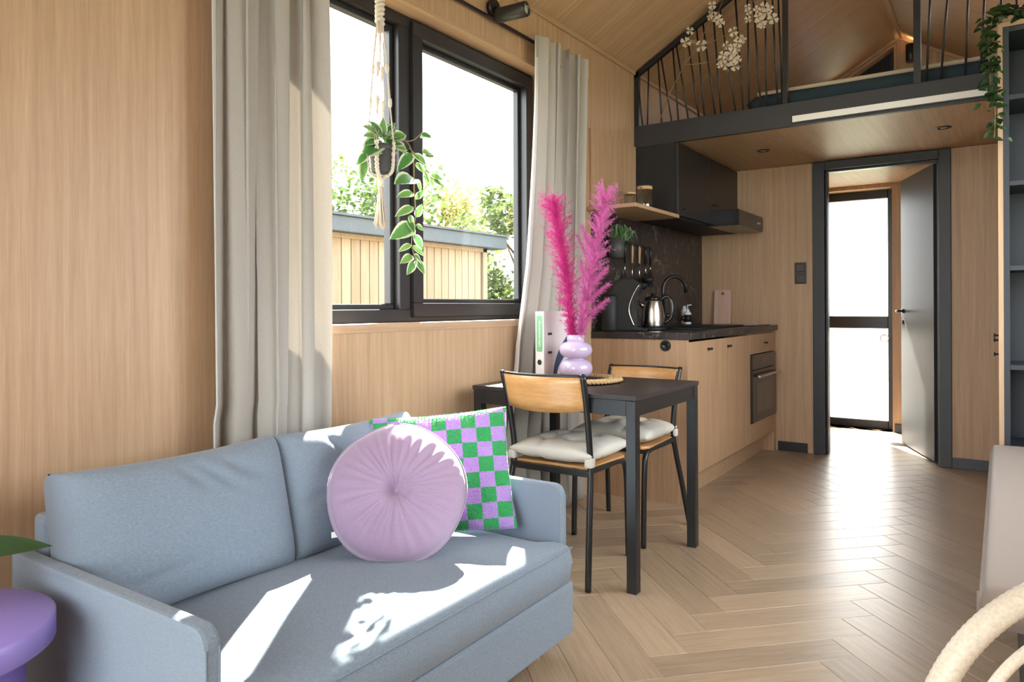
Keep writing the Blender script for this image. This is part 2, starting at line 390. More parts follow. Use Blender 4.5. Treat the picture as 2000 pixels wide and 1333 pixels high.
# floor: slab + herringbone planks
fl = struct(B().box(XL-.12, YB-.12, -.14, XR+.12, 7.2, -.011).done('floor', 'floor_screed'), 'light oak herringbone floor with long planks', 'floor')
PW, PLn = .129, .629
PX0, PY0 = -.82, 2.007
clipr = (XL, YB, XR, 7.12)
def clip(poly, x0, y0, x1, y1):
    for ax, lim, sg in ((0, x0, 1), (0, x1, -1), (1, y0, 1), (1, y1, -1)):
        out = []
        for i in range(len(poly)):
            a, c = poly[i-1], poly[i]; da = (a[ax]-lim)*sg; dc = (c[ax]-lim)*sg
            if (da >= 0) != (dc >= 0):
                t = da/(da-dc); out.append((a[0]+(c[0]-a[0])*t, a[1]+(c[1]-a[1])*t))
            if dc >= 0: out.append(c)
        poly = out
        if not poly: break
    return poly
def plank_mesh(poly):
    bm = bmesh.new(); g = .0004; c = Vector((sum(p[0] for p in poly)/len(poly), sum(p[1] for p in poly)/len(poly)))
    def inset(d):
        n = len(poly); out = []
        for i in range(n):
            p0, p1, p2 = Vector(poly[i-1]), Vector(poly[i]), Vector(poly[(i+1) % n])
            e1 = (p1-p0).normalized(); e2 = (p2-p1).normalized(); n1 = Vector((-e1.y, e1.x)); n2 = Vector((-e2.y, e2.x))
            k = 1+n1.dot(n2); out.append(p1+(n1+n2)*(d/max(k, .2)))
        return out
    L = [[bm.verts.new((*p, z)) for p in inset(d)] for d, z in ((g, -.011), (g, -.0012), (g+.0016, 0))]
    n = len(poly); bm.faces.new(L[0][::-1]); bm.faces.new(L[2])
    for a, b_ in zip(L, L[1:]):
        for i in range(n): bm.faces.new((a[i], a[(i+1) % n], b_[(i+1) % n], b_[i]))
    me = bpy.data.meshes.new('plank'); bm.to_mesh(me); bm.free(); me.materials.append(MATS['floor_oak']); return me
rear = bmesh.new(); s2 = math.sqrt(.5); full = plank_mesh([(0, 0), (PLn, 0), (PLn, PW), (0, PW)])
for col in range(-3, 4):
    for n_ in range(-34, 44):
        for kind in (0, 1):
            a0, b0 = n_*PW+col*PLn, n_*PW-col*PLn
            if kind == 0: oa, ob, ang = a0, b0, PI/4
            else: oa, ob, ang = a0, b0, 3*PI/4       # B runs along +b, its width towards -a
            ox, oy = (oa-ob)*s2+PX0, (oa+ob)*s2+PY0
            ca, sa = math.cos(ang), math.sin(ang)
            rect = [(ox+ca*x-sa*y, oy+sa*x+ca*y) for x, y in ((0, 0), (PLn, 0), (PLn, PW), (0, PW))]
            cl = clip(rect, *clipr)
            ar = abs(sum(cl[i-1][0]*cl[i][1]-cl[i][0]*cl[i-1][1] for i in range(len(cl))))/2 if len(cl) > 2 else 0
            if ar < .002: continue
            if sum(p[1] for p in cl)/len(cl) < .55:
                vs_ = [rear.verts.new((p[0], p[1], 0)) for p in cl]; rear.faces.new(vs_); continue
            if ar > PW*PLn*.999: me = full
            else:
                loc = [((x-ox)*ca+(y-oy)*sa, -(x-ox)*sa+(y-oy)*ca) for x, y in cl]
                loc2 = []
                for p in loc:
                    if not loc2 or (Vector(p)-Vector(loc2[-1])).length > 1e-4: loc2.append(p)
                if (Vector(loc2[0])-Vector(loc2[-1])).length < 1e-4: loc2.pop()
                if len(loc2) < 3: continue
                me = plank_mesh(loc2)
            o = link('plank', me, fl); o.location = (ox, oy, 0); o.rotation_euler = (0, 0, ang)
rme = bpy.data.meshes.new('rear_planks'); bmesh.ops.remove_doubles(rear, verts=rear.verts, dist=1e-5); rear.to_mesh(rme); rear.free(); rme.materials.append(MATS['floor_oak']); o = link('rear_planks', rme, fl); o['kind'] = 'stuff'
# walls
WY0, WY1, WZ0, WZ1 = 1.62, 3.30, 1.028, 2.338
struct(B().prism([(YB-.12, -.14), (YG+.23, -.14), (YG+.23, ZW), (YB-.12, ZW)], 0, XL-.22, XL, holes=[[(WY0, WZ0), (WY1, WZ0), (WY1, WZ1), (WY0, WZ1)]]).done('wall_left', 'oak_wall'), 'oak panelled long wall with the big curtained window', 'wall')
struct(B().prism([(YB-.12, -.14), (YG+.23, -.14), (YG+.23, ZW), (YB-.12, ZW)], 0, XR, XR+.22, holes=[[(1.75, .85), (3.95, .85), (3.95, 2.3), (1.75, 2.3)]]).done('wall_right', 'oak_wall'), 'oak panelled wall behind the dark shelf unit', 'wall')
struct(B().prism([(XL, -.14), (XR, -.14), (XR, ZW), (XC, ZR), (XL, ZW)], 1, YB-.2, YB, holes=[[(-1.75, .0), (.32, .0), (.32, 2.25), (-1.75, 2.25)], [(-1.75, 2.35), (.32, 2.35), (.32, 2.68), (XC, 3.28), (-1.75, 2.68)]]).done('wall_rear', 'oak_wall'), 'oak gable wall behind the camera with glazed doors added for fill daylight', 'wall')
DX0, DX1, DZ = -1.066, -.348, 2.08
struct(B().prism([(XL, 0), (DX0, 0), (DX0, DZ), (DX1, DZ), (DX1, 0), (XR, 0), (XR, 2.14), (XL, 2.14)], 1, YD, YD+.12).done('wall_hall', 'oak_wall'), 'oak wall around the open dark interior door', 'wall')
struct(B().prism([(XL, -.14), (XR, -.14), (XR, ZW), (XC, ZR), (XL, ZW)], 1, YG, YG+.23,
    holes=[[(-1.36, 0.0), (-.775, 0.0), (-.775, 2.11), (-1.36, 2.11)], [(-1.385, 2.93), (-.75, 2.93), (-.75, 3.305)]]).done('wall_gable', 'oak_wall'), 'oak gable wall with triangular loft window and hall door', 'wall')
struct(B().box(-1.52, YD+.12, 0, -1.42, YG, 2.14).done('wall_passage', 'oak_wall'), 'oak side wall of the little hall beside glazed door', 'wall')
# roof planes
t_ = .12
ce = struct(B().prism([(XL-.3, ZW-.3*SL), (XC, ZR), (XC, ZR+t_), (XL-.3, ZW-.3*SL+t_)], 1, YB-.3, YG+.3).done('ceiling', 'oak_ceiling'), 'sloping oak panelled ceiling above the window wall', 'ceiling')
sc_a = math.atan(SL); LR = (XR+.3-XC)/math.cos(sc_a)
Mroof = Matrix.Translation((XC, 0, ZR)) @ Matrix.Rotation(sc_a, 4, 'Y')
SKH = [(.98, 4.85), (1.36, 4.85), (1.36, 6.15), (.98, 6.15)]
rb = B().prism([(0, YB-.3), (LR, YB-.3), (LR, YG+.3), (0, YG+.3)], 2, 0, .11, holes=[SKH]); bmesh.ops.transform(rb.bm, matrix=Mroof, verts=rb.bm.verts)
struct(rb.done('ceiling_right', 'oak_ceiling'), 'sloping oak panelled ceiling above the shelf side', 'ceiling')
w6 = thing('added_window_6', 'unseen roof window added in the right slope to brighten the loft', 'window', kind='structure')  # speculative opening out of view, added to brighten the loft
rb = B().prism(SKH, 2, .04, .13, holes=[[(1.02, 4.89), (1.32, 4.89), (1.32, 6.11), (1.02, 6.11)]]); bmesh.ops.transform(rb.bm, matrix=Mroof, verts=rb.bm.verts); rb.done('frame', 'black_frame', w6)
rb = B().prism([(1.02, 4.89), (1.32, 4.89), (1.32, 6.11), (1.02, 6.11)], 2, .08, .086); bmesh.ops.transform(rb.bm, matrix=Mroof, verts=rb.bm.verts); rb.done('pane', 'glass', w6)
struct(B().prism([(XC-.03, ZR-.03*SL-.012), (XC, ZR-.012), (XC+.03, ZR-.03*SL-.012), (XC+.03, ZR-.03*SL), (XC, ZR), (XC-.03, ZR-.03*SL)], 1, YB, YG).done('trim_1', 'oak_loft'), 'slim oak strip along the ridge of the ceiling', 'trim')
struct(B().box(XL, YB, ZW-.022, XL+.014, YG, ZW+.004, .003).done('trim_2', 'oak_loft'), 'slim oak strip where window wall meets ceiling', 'trim')
gv = B()
for sg in (-1, 1):
    e = 1.285*sg
    gv.prism([(XC, ZR), (XC+e, ZW), (XC+e, ZW-.028), (XC, ZR-.028)], 1, YG-.014, YG)
struct(gv.done('trim_3', 'oak_x'), 'slim oak strips along the top of the gable wall', 'trim')
# loft: slab, beam
YL = 4.40
lf = struct(B().box(XL, YL+.03, 2.143, XR, YG, 2.255).done('ceiling_loft', 'oak_loft'), 'oak underside of the sleeping loft above the kitchen', 'ceiling')
struct(B().box(XL, YL, 2.136, XR, YL+.03, 2.274, .002).done('trim_4', 'loft_beam'), 'dark grey front beam of the sleeping loft', 'beam')
# baseboards
struct(B().box(-1.40, YD-.014, 0, -1.19, YD, .07, .002).done('baseboard_hall', 'black_frame'), 'black baseboard between oven cabinet and door frame', 'baseboard')
struct(B().box(-.278, YD-.014, 0, -.01, YD, .07, .002).done('baseboard_right', 'black_frame'), 'black baseboard right of the open door', 'baseboard')
struct(B().box(-.76, YG-.014, 0, XR, YG, .075, .002).done('baseboard_gable', 'black_frame'), 'dark baseboard beside the glazed hall door', 'baseboard')
struct(B().box(-1.42, YD+.13, 0, -1.406, YG, .28, .002).done('trim_5', 'anthracite'), 'dark strip low on the hall wall beside the glazed door', 'trim')

# ---------------------------------------------------------------- window_1
w1 = thing('window_1', 'large anthracite window with a fixed and an opening pane between the curtains', 'window', kind='structure')
fx0, fx1 = XL-.165, XL-.095
ring_y(B(), WY0, WY1, WZ0, WZ1, .055, fx0, fx1).done('frame', 'black_frame', w1)
bx('mullion', 'black_frame', w1, fx0, 2.255, WZ0+.055, fx1, 2.322, WZ1-.055, bev=.003)
ring_y(B(), WY0+.055, 2.255, WZ0+.055, WZ1-.055, .022, fx0, fx1-.03).done('glazing_bead', 'black_frame', w1)
sa_ = ring_y(B(), 2.327, WY1-.02, WZ0+.02, WZ1-.02, .062, fx0+.012, fx1+.018).done('sash', 'black_frame', w1)
ring_y(B(), 2.389, WY1-.082, WZ0+.082, WZ1-.082, .02, fx0+.012, fx1-.025).done('glazing_bead', 'black_frame', sa_)
bx('pane', 'glass', w1, fx0+.016, WY0+.06, WZ0+.06, fx0+.022, 2.25, WZ1-.06)
bx('pane', 'glass', sa_, fx0+.026, 2.39, WZ0+.085, fx0+.032, WY1-.09, WZ1-.085)
bx('sill', 'oak_loft', w1, XL-.10, WY0-.0, WZ0-.034, XL+.004, WY1, WZ0-.001, bev=.002)
bx('head_lining', 'oak_loft', w1, XL-.094, WY0+.001, WZ1-.006, XL+.003, WY1-.001, WZ1+.01, bev=.001)
# ---------------------------------------------------------------- bench window and gable glazing: unseen openings added for fill daylight
w5 = thing('added_window_2', 'wide unseen window added above the upholstered bench for fill daylight', 'window', kind='structure')
ring_y(B(), 1.75, 3.95, .85, 2.3, .06, XR+.08, XR+.14).done('frame', 'black_frame', w5)
bx('mullion', 'black_frame', w5, XR+.08, 2.82, .91, XR+.14, 2.88, 2.24)
bx('pane', 'glass', w5, XR+.105, 1.81, .91, XR+.111, 2.82, 2.24); bx('pane', 'glass', w5, XR+.105, 2.88, .91, XR+.111, 3.89, 2.24)
w3 = thing('added_window_3', 'unseen glazed double doors added behind the camera for fill daylight', 'window', kind='structure')  # invented glazing out of view, lights the door wall and ceiling
g = B()
for q in ((-1.75, 0, .32, .06), (-1.75, 2.19, .32, 2.25), (-1.75, .06, -1.69, 2.19), (.26, .06, .32, 2.19), (-.745, .06, -.685, 2.19)): g.box(q[0], YB-.14, q[1], q[2], YB-.08, q[3], .003, 1)
g.done('frame', 'black_frame', w3)
B().prism([(-1.75, 2.35), (.32, 2.35), (.32, 2.68), (XC, 3.28), (-1.75, 2.68)], 1, YB-.14, YB-.08, holes=[[(-1.68, 2.42), (.25, 2.42), (.25, 2.63), (XC, 3.19), (-1.68, 2.63)]]).done('gable_frame', 'black_frame', w3)
B().prism([(-1.68, 2.42), (.25, 2.42), (.25, 2.63), (XC, 3.19), (-1.68, 2.63)], 1, YB-.113, YB-.107).done('pane', 'glass', w3)
bx('pane', 'glass', w3, -1.69, YB-.113, .06, -.745, YB-.107, 2.19); bx('pane', 'glass', w3, -.685, YB-.113, .06, .26, YB-.107, 2.19)
# ---------------------------------------------------------------- loft window
w4 = thing('window_4', 'small dark triangular window in the loft gable', 'window', kind='structure')
T0 = [(-1.385, 2.93), (-.75, 2.93), (-.75, 3.305)]
def shrink(tri, d):
    c = (sum(p[0] for p in tri)/3, sum(p[1] for p in tri)/3); return [(c[0]+(p[0]-c[0])*d, c[1]+(p[1]-c[1])*d) for p in tri]
B().prism([(-1.43, 2.915), (-.735, 2.915), (-.735, 3.335)], 1, YG-.018, YG+.002, holes=[shrink(T0, .985)]).done('trim', 'oak_x', w4)
B().prism(shrink(T0, .99), 1, YG+.08, YG+.14, holes=[shrink(T0, .80)]).done('frame', 'black_frame', w4)
B().prism(shrink(T0, .8), 1, YG+.11, YG+.116).done('pane', 'glass', w4)
B().prism([(-1.17, 3.04), (-.87, 3.04), (-.82, 3.10), (-.79, 3.10), (-.79, 3.265), (-1.17, 3.04+.003)], 1, YG+.06, YG+.075).done('blind', 'black_matt', w4)

# ---------------------------------------------------------------- door_1 (interior, open)
d1 = thing('door_1', 'open anthracite interior door with black lever handle', 'door', kind='structure')
cs = B()
for q in ((DX0-.082, 0, DX0, DZ+.06), (DX1, 0, DX1+.072, DZ+.06), (DX0, DZ, DX1, DZ+.06)): cs.box(q[0], YD-.018, q[1], q[2], YD+.14, q[3], .004, 2)
cs.done('casing', 'anthracite', d1)
st = B()
for q in ((DX0, 0, DX0+.014, DZ), (DX1-.014, 0, DX1, DZ), (DX0, DZ-.014, DX1, DZ)): st.box(q[0], YD+.02, q[1], q[2], YD+.09, q[3], .002, 1)
st.done('stop', 'black_frame', d1)
ha = math.atan2(.75, -.30)
Md = Matrix.Translation((DX1-.018, YD+.09, 0)) @ Matrix.Rotation(ha, 4, 'Z')
lf_ = B().box(.0, -.02, .012, .72, .02, DZ-.016, .003, 1, mat=Md).done('leaf', 'anthracite', d1)
hb = B()
for sy in (1, -1):
    hb.box(.66, sy*.02, 1.03, .69, sy*.03, 1.06, mat=Md)
    p = [Md @ Vector(q) for q in ((.675, sy*.02, 1.045), (.675, sy*.065, 1.045), (.66, sy*.072, 1.045), (.57, sy*.072, 1.045))]
    hb.tube(p, .009, 8); hb.box(.66, sy*.02, .945, .69, sy*.028, .975, mat=Md)
hb.done('handle', 'black_metal', lf_)
# ---------------------------------------------------------------- door_2 (glazed, hall)
d2 = thing('door_2', 'tall glazed outside door at the end of the hall', 'door', kind='structure')
yf0, yf1 = YG+.14, YG+.21
fr = B()
for q in ((-1.36, 0, -1.325, 2.11), (-.825, 0, -.775, 2.11), (-1.325, 2.035, -.825, 2.11), (-1.325, .0, -.825, .072), (-1.325, .885, -.825, .995)): fr.box(q[0], yf0, q[1], q[2], yf1, q[3], .004, 1)
fr.done('frame', 'black_frame', d2)
bx('pane', 'glass', d2, -1.325, yf0+.03, .995, -.825, yf0+.036, 2.035)
bx('pane', 'glass_frosted', d2, -1.325, yf0+.03, .072, -.825, yf0+.036, .885)
kb = B(); kb.tube([(-.85+.032*math.cos(a*PI/8), yf0-.03, .80+.032*math.sin(a*PI/8)) for a in range(16)], .006, 8, closed=True); kb.cyl((-.82, yf0, .81), (-.82, yf0-.03, .81), .008)
kb.done('ring_handle', 'steel', d2)
# narrow framed mirror beside the hall door
mr = thing('wall_mirror', 'narrow dark framed mirror on the hall end wall beside the glazed door', 'mirror')
mb = B().box(-.705, YG-.022, .82, -.40, YG-.002, 2.0, .003, 1).done('frame', 'black_frame', mr); bx('mirror_glass', 'steel', mr, -.69, YG-.024, .835, -.415, YG-.0215, 1.985)

# ================================================================== outside
sh = thing('garden_shed', 'timber clad garden shed with dark flat roof edge outside the window', 'shed', (-5, 0, -.5))
def P(b, name, mat, par, off):       # build in world coordinates, child of an empty at off
    o = b.done(name, mat, par); o.location = -Vector(off); return o
so = (-5, 0, -.5)
P(B().box(-7.5, 1.5, -.5, -5.03, 6.86, 1.86), 'body', 'roof_slate', sh, so)
P(B().box(-7.6, 1.3, 1.775, -4.88, 7.12, 1.92, .01), 'roof_edge', 'roof_slate', sh, so)
P(B().box(-7.6, 1.28, 1.92, -4.86, 7.14, 1.942), 'roof_cap', 'roof_slate', sh, so)
brd = B().box(-.03, .002, 0, 0, .112, 2.2, .003, 1).done('board', 'cladding', sh); bme = brd.data; brd.location = (0, 3.9, .05)
for i in range(1, 24):
    o = link('board', bme, sh); o.location = (0, 3.9+.119*i, .05)
P(B().box(-5.04, 6.78, -.45, -4.985, 6.86, 1.775), 'corner_post', 'cladding', sh, so)
P(B().box(-5.01, 1.5, -.45, -5.0, 3.9, 1.775), 'plain_wall', 'cladding', sh, so)
P(B().box(-5.0, 3.9, 1.73, -4.985, 6.86, 1.775), 'top_batten', 'cladding', sh, so)
def tree(name, label, loc, h, rad, n, mat, leaf=.12, zlow=.2):
    t = thing(name, label, 'tree', (loc[0], loc[1], -.5), group='trees and bushes in the garden')
    tr = B(); tr.tube(smoothpath([(0, 0, 0), (.05, .03, h*.3), (-.04, .05, h*.6), (0, 0, h*.9)], 4), [max(.012, .06*(1-i/13)) for i in range(13)], 6)
    for k in range(9):
        a = random.uniform(0, 6.28); z0 = h*random.uniform(.2, .7); tr.tube([(0, 0, z0), (rad*.7*math.cos(a), rad*.7*math.sin(a), z0+h*.2)], [.02, .006], 5)
    tr.done('trunk', 'bark', t)
    b = B()
    blobs = [(Vector((random.gauss(0, rad*.42), random.gauss(0, rad*.42), h*random.uniform(zlow, .93))), rad*random.uniform(.25, .5)) for _ in range(26)]
    for i in range(n):
        c, rr = random.choice(blobs); d = Vector((random.gauss(0, 1), random.gauss(0, 1), random.gauss(0, 1))).normalized()
        p = c+d*rr*random.uniform(.5, 1.05); L = leaf*random.uniform(.6, 1.2); u = Vector((random.gauss(0, 1), random.gauss(0, 1), random.gauss(-.2, .6))).normalized(); s_ = u.orthogonal().normalized()*L*.28
        vs = [b.bm.verts.new(q) for q in (p, p+u*L*.5+s_, p+u*L, p+u*L*.5-s_)]; b.bm.faces.new(vs)
    o = b.done('foliage', mat, t); o['kind'] = 'stuff'
tree('garden_tree', 'dense bush right of the shed roof end seen through the window', (-5.3, 8.0, 0), 3.3, .75, 5200, 'leaf_tree', .10, .1)
tree('garden_tree', 'yellowish tree close to the right edge of the window view', (-4.5, 7.75, 0), 3.25, .6, 4200, 'leaf_tree_yellow', .09, .1)
tree('garden_bush', 'dense green bush low beyond the shed corner post', (-4.75, 9.1, 0), 2.7, .8, 4800, 'leaf_tree', .10, .08)
tree('garden_tree', 'leafy tree above the shed roof behind the hanging vine', (-9.2, 9.3, 0), 4.1, 1.1, 3800, 'leaf_tree', .13, .4)
tree('garden_tree', 'loose tree above the shed roof behind the hanging planter', (-9.2, 7.2, 0), 3.9, 1.0, 2600, 'leaf_tree', .12, .4)
tree('garden_tree', 'yellow green tree above the middle of the shed roof', (-9.0, 11.0, 0), 4.0, 1.2, 3600, 'leaf_tree_yellow', .13, .35)
tree('garden_bush', 'low green bush outside the lower frosted pane of hall door', (-1.55, 8.5, .1), 1.1, .35, 1200, 'leaf_tree', .09, .15)
tree('garden_bush', 'small green plant outside right side of hall door', (-1.0, 8.9, .1), .62, .3, 700, 'leaf_tree', .08, .15)

# ================================================================== curtains
def curtain(name, label, y0f, y1f, z0, z1, xc, amp, k, ph, hem_left, drift=.5):
    t = thing(name, label, 'curtain', (XL+.07, y0f(1.5), 0))
    def fn_rng(a, c):
        def fn(u, v):
            s = a+(c-a)*u; z = z0+(z1-z0)*v; y = y0f(z)+(y1f(z)-y0f(z))*s
            hh = (z-z0)/(z1-z0); am = amp*(.75+.25*math.cos(3*hh+s*4))
            x = xc(z)+am*math.sin(2*PI*k*s+ph+drift*math.sin(2.2*hh+5*s))+.25*am*math.sin(2*PI*k*2.3*s+2+hh)
            y += amp*.55*math.sin(4*PI*k*s+ph*2)*(.6+.4*hh)*min(1, 6*s, 6*(1-s))
            return (x, y, z)
        return fn
    def mk(nm, a, c, nu, mat):
        b = B().grid(nu, 44, fn_rng(a, c)); o = b.done(nm, mat, t, True); o.location = -Vector(t.location)
        md = o.modifiers.new('thickness', 'SOLIDIFY'); md.thickness = .0018; return o
    mk('hem', 0, hem_left, 8, 'linen_hem'); mk('drape', hem_left, 1, 150, 'linen')
    o = B().grid(150, 2, lambda u, v: (lambda p: (p[0]+.003, p[1], p[2]))(fn_rng(0, 1)(u, .955+.045*v))).done('heading_tape', 'linen', t, True); o.location = -Vector(t.location)
    return t
curtain('curtain', 'pale grey linen curtain left of the window behind the sofa', lambda z: 1.27-.01*(z < .8), lambda z: 1.715, .03, 2.46, lambda z: -1.937, .032, 4.2, .6, .075, 1.1)
def ry0(z):
    z = max(z, .2); return 3.07-.14*min(1, max(0, (2.2-z)/1.4))**1.3-.09*min(1, max(0, (.8-z)/.4))
curtain('curtain', 'beige linen curtain right of the window behind the dining table', ry0, lambda z: 3.60-.03*math.sin(PI*min(1, z/2.4)), .012, 2.462, lambda z: -1.925-.03*min(1, max(0, (1.3-z)/.4)), .030, 5.2, 2.4, .07, .8)
rd = thing('curtain_rail', 'slim black curtain rail above the big window', 'curtain rail', (-1.978, 1.2, 2.447))
o = B().cyl((-1.978, 1.2, 2.447), (-1.978, 3.6, 2.447), .009, 10).done('rod', 'black_metal', rd); o.location = (1.978, -1.2, -2.447)
for y in (1.22, 2.31, 3.58):
    o = B().box(-1.9995, y-.012, 2.425, -1.994, y+.012, 2.50).box(-1.9995, y-.006, 2.432, -1.972, y+.006, 2.444).done('bracket', 'black_metal', rd); o.location = (1.978, -1.2, -2.447)
# spot lamp above the window
sp = thing('spot_lamp', 'black cylindrical wall spot lamp above the curtain rail', 'lamp', (-1.99, 2.69, 2.47))
def Lc(o, t): o.location = -Vector(t.location); return o
Lc(B().cyl((-1.999, 2.79, 2.505), (-1.972, 2.79, 2.505), .040, 24).done('wall_mount', 'black_metal', sp), sp)
Lc(B().tube([(-1.972, 2.79, 2.50), (-1.94, 2.785, 2.48), (-1.915, 2.78, 2.458)], .014, 10).done('knuckle', 'black_metal', sp), sp)
hd_ = Vector((.93, .10, .02)).normalized(); hc = Vector((-1.925, 2.775, 2.456))
M = mtx(hc, hd_)
Lc(B().lathe([(.0, -.025), (.030, -.025), (.034, -.018), (.035, .125), (.033, .13), (.025, .13), (.024, .118), (0, .118)], seg=28, mat=M).done('head', 'black_metal', sp), sp)
Lc(B().lathe([(0, .119), (.022, .119), (.022, .124), (0, .126)], seg=24, mat=M).done('lens', 'lens_grey', sp), sp)

# ================================================================== kitchen
XF = -1.415; KY0 = 3.79
def cabinet(name, label, y0, y1, group='kitchen base cabinets'):
    return thing(name, label, 'cabinet', (-1.7, (y0+y1)/2, 0), group=group)
def LP(b, nm, mat, t): return Lc(b.done(nm, mat, t), t)
def knob(y, z, t, x=XF, parent=None):
    o = B().tube([(x, y, z), (x+.018, y, z)], .006, 10).tube([(x+.018, y-.014, z), (x+.018, y+.014, z)], .008, 10).done('knob', 'black_metal', parent or t); o.location = -Vector(t.location); return o
ep = tag(B().box(-1.998, KY0, 0, XF+.002, KY0+.018, .905, .001).done('end_panel', 'oak_cabinet'), 'oak end panel of the kitchen beside the dining table', 'panel')
so_ = thing('socket_outlet', 'round black socket in the oak kitchen end panel', 'socket', (-1.539, KY0, .872))
Lc(B().cyl((-1.539, KY0, .872), (-1.539, KY0-.004, .872), .031, 28).done('cover', 'black_matt', so_), so_)
Lc(B().lathe([(.019, 0), (.021, .003), (.018, .003), (.016, .0008), (0, .0008)], seg=24, mat=mtx((-1.539, KY0-.0035, .872), (0, -1, 0))).done('recess', 'black_gloss', so_), so_)
c1 = cabinet('base_cabinet', 'oak base cabinet under the sink with two plain doors and black knobs', KY0+.018, 4.98)
LP(B().box(-1.99, KY0+.019, .15, XF-.019, 4.979, .785).box(-1.99, KY0+.019, .785, XF-.019, KY0+.06, .904), 'body', 'oak_cabinet', c1)
for y0, y1, kn in ((KY0+.02, 4.308, 4.127), (4.311, 4.978, 4.489)):
    d = LP(B().box(XF-.018, y0, .152, XF, y1, .892, .0012, 1), 'door', 'oak_cabinet', c1); o = knob(kn, .842, c1, parent=d); o.location = (0, 0, 0)
c2 = cabinet('base_cabinet', 'oak base cabinet around the built-in oven with a knobbed drawer', 4.98, 5.6)
LP(B().box(-1.99, 4.982, .15, XF-.019, 5.602, .284).box(-1.99, 4.982, .755, XF-.019, 5.602, .904).box(-1.99, 4.982, .284, -1.93, 5.602, .755), 'body', 'oak_cabinet', c2)
d = LP(B().box(XF-.018, 4.982, .757, XF, 5.60, .892, .0012, 1), 'drawer', 'oak_cabinet', c2); o = knob(5.336, .826, c2, parent=d); o.location = (0, 0, 0)
LP(B().box(XF-.018, 4.982, .152, XF, 5.60, .282, .0012, 1), 'lower_panel', 'oak_cabinet', c2)
tag(B().box(-1.99, 5.604, 0, XF-.003, YD-.002, .903, .001).done('filler_panel', 'oak_cabinet'), 'narrow oak filler panel between oven cabinet and wall', 'panel')
tag(B().box(-1.514, KY0+.019, 0, -1.498, 5.603, .148).done('plinth', 'oak_x'), 'recessed oak plinth along the kitchen floor', 'plinth')
ov = thing('oven', 'black built-in oven with a steel bar handle', 'oven', (-1.6, 5.29, .285))
LP(B().box(-1.925, 4.99, .289, XF-.004, 5.596, .751, .002), 'body', 'oven_black', ov)
cp = LP(B().box(XF-.004, 4.988, .652, XF+.012, 5.598, .752, .002, 1), 'control_panel', 'oven_black', ov)
o = B().box(XF+.012, 5.20, .695, XF+.0135, 5.40, .728).done('display', 'lens_grey', cp); o.data.materials[0] = MATS['oven_glass']
dr = LP(B().box(XF-.004, 4.988, .287, XF+.014, 5.598, .643, .002, 1), 'oven_door', 'oven_black', ov)
o = B().box(XF+.014, 5.08, .345, XF+.0155, 5.51, .555).done('door_glass', 'oven_glass', dr)
o = B().tube([(XF+.014, 5.05, .607), (XF+.05, 5.05, .607)], .006, 8).tube([(XF+.014, 5.54, .607), (XF+.05, 5.54, .607)], .006, 8).box(XF+.042, 5.02, .598, XF+.056, 5.57, .616, .004).done('handle', 'steel', dr)
wt = thing('worktop', 'dark marble kitchen worktop with pale veins', 'worktop', (-1.7, 4.7, .905))
SX0, SX1, SY0, SY1 = -1.86, -1.53, 4.32, 4.80
LP(B().prism([(-1.998, KY0-.006), (XF+.014, KY0-.006), (XF+.014, YD-.002), (-1.998, YD-.002)], 2, .906, .945, holes=[[(SX0, SY0), (SX1, SY0), (SX1, SY1), (SX0, SY1)]]), 'slab', 'marble', wt)
sk = thing('sink', 'black sink set into the marble worktop', 'sink', ((SX0+SX1)/2, (SY0+SY1)/2, .945))
LP(B().prism([(SX0-.02, SY0-.02), (SX1+.02, SY0-.02), (SX1+.02, SY1+.36), (SX0-.02, SY1+.36)], 2, .9455, .957, holes=[[(SX0+.015, SY0+.015), (SX1-.015, SY0+.015), (SX1-.015, SY1-.015), (SX0+.015, SY1-.015)]], bev=.002), 'rim', 'black_matt', sk)
bs = B(); a_, b_ = .016, .145
for q in ((SX0+.006, SY0+.006, SX1-.006, SY0+.014), (SX0+.006, SY1-.014, SX1-.006, SY1-.006), (SX0+.006, SY0+.014, SX0+.014, SY1-.014), (SX1-.014, SY0+.014, SX1-.006, SY1-.014)): bs.box(q[0], q[1], .945-b_, q[2], q[3], .9455)
bs.box(SX0+.006, SY0+.006, .79, SX1-.006, SY1-.006, .80); LP(bs, 'basin', 'black_matt', sk)
hb_ = thing('induction_hob', 'flat black glass induction hob on the worktop by the wall', 'hob', (-1.68, 5.4, .9455))
LP(B().box(-1.93, 5.19, .9458, -1.45, 5.63, .951, .002, 1), 'glass_plate', 'black_gloss', hb_)
hz = B()
for x, y, r_ in ((-1.80, 5.3, .07), (-1.58, 5.3, .085), (-1.80, 5.51, .085), (-1.58, 5.51, .07)): hz.tube([(x+r_*math.cos(a*PI/12), y+r_*math.sin(a*PI/12), .951) for a in range(24)], .0008, 4, closed=True)
LP(hz, 'zone_marking', 'lens_grey', hb_)
fc = thing('kitchen_tap', 'matt black swan neck tap behind the sink', 'tap', (-1.885, 4.60, .9575))
fo = Vector((.62, .78, 0)).normalized(); f0 = Vector((-1.885, 4.60, .9575))
LP(B().cyl(f0, f0+Vector((0, 0, .12)), .022, 20).cyl(f0, f0+Vector((0, 0, .008)), .027, 20), 'body', 'black_metal', fc)
arc = [f0+Vector((0, 0, .11)), f0+Vector((0, 0, .235))]+[f0+Vector((0, 0, .245))+fo*(.088-.088*math.cos(a))+Vector((0, 0, .088*math.sin(a))) for a in [k*PI/12 for k in range(1, 12)]]+[f0+fo*.176+Vector((0, 0, .225))]
LP(B().tube(arc, .0125, 12), 'spout', 'black_metal', fc)
LP(B().tube([f0+Vector((0, 0, .07)), f0+Vector((.05, .05, .07))], .014, 12).tube([f0+Vector((.045, .045, .07)), f0+Vector((.06, .06, .11))], .005, 8), 'lever', 'black_metal', fc)
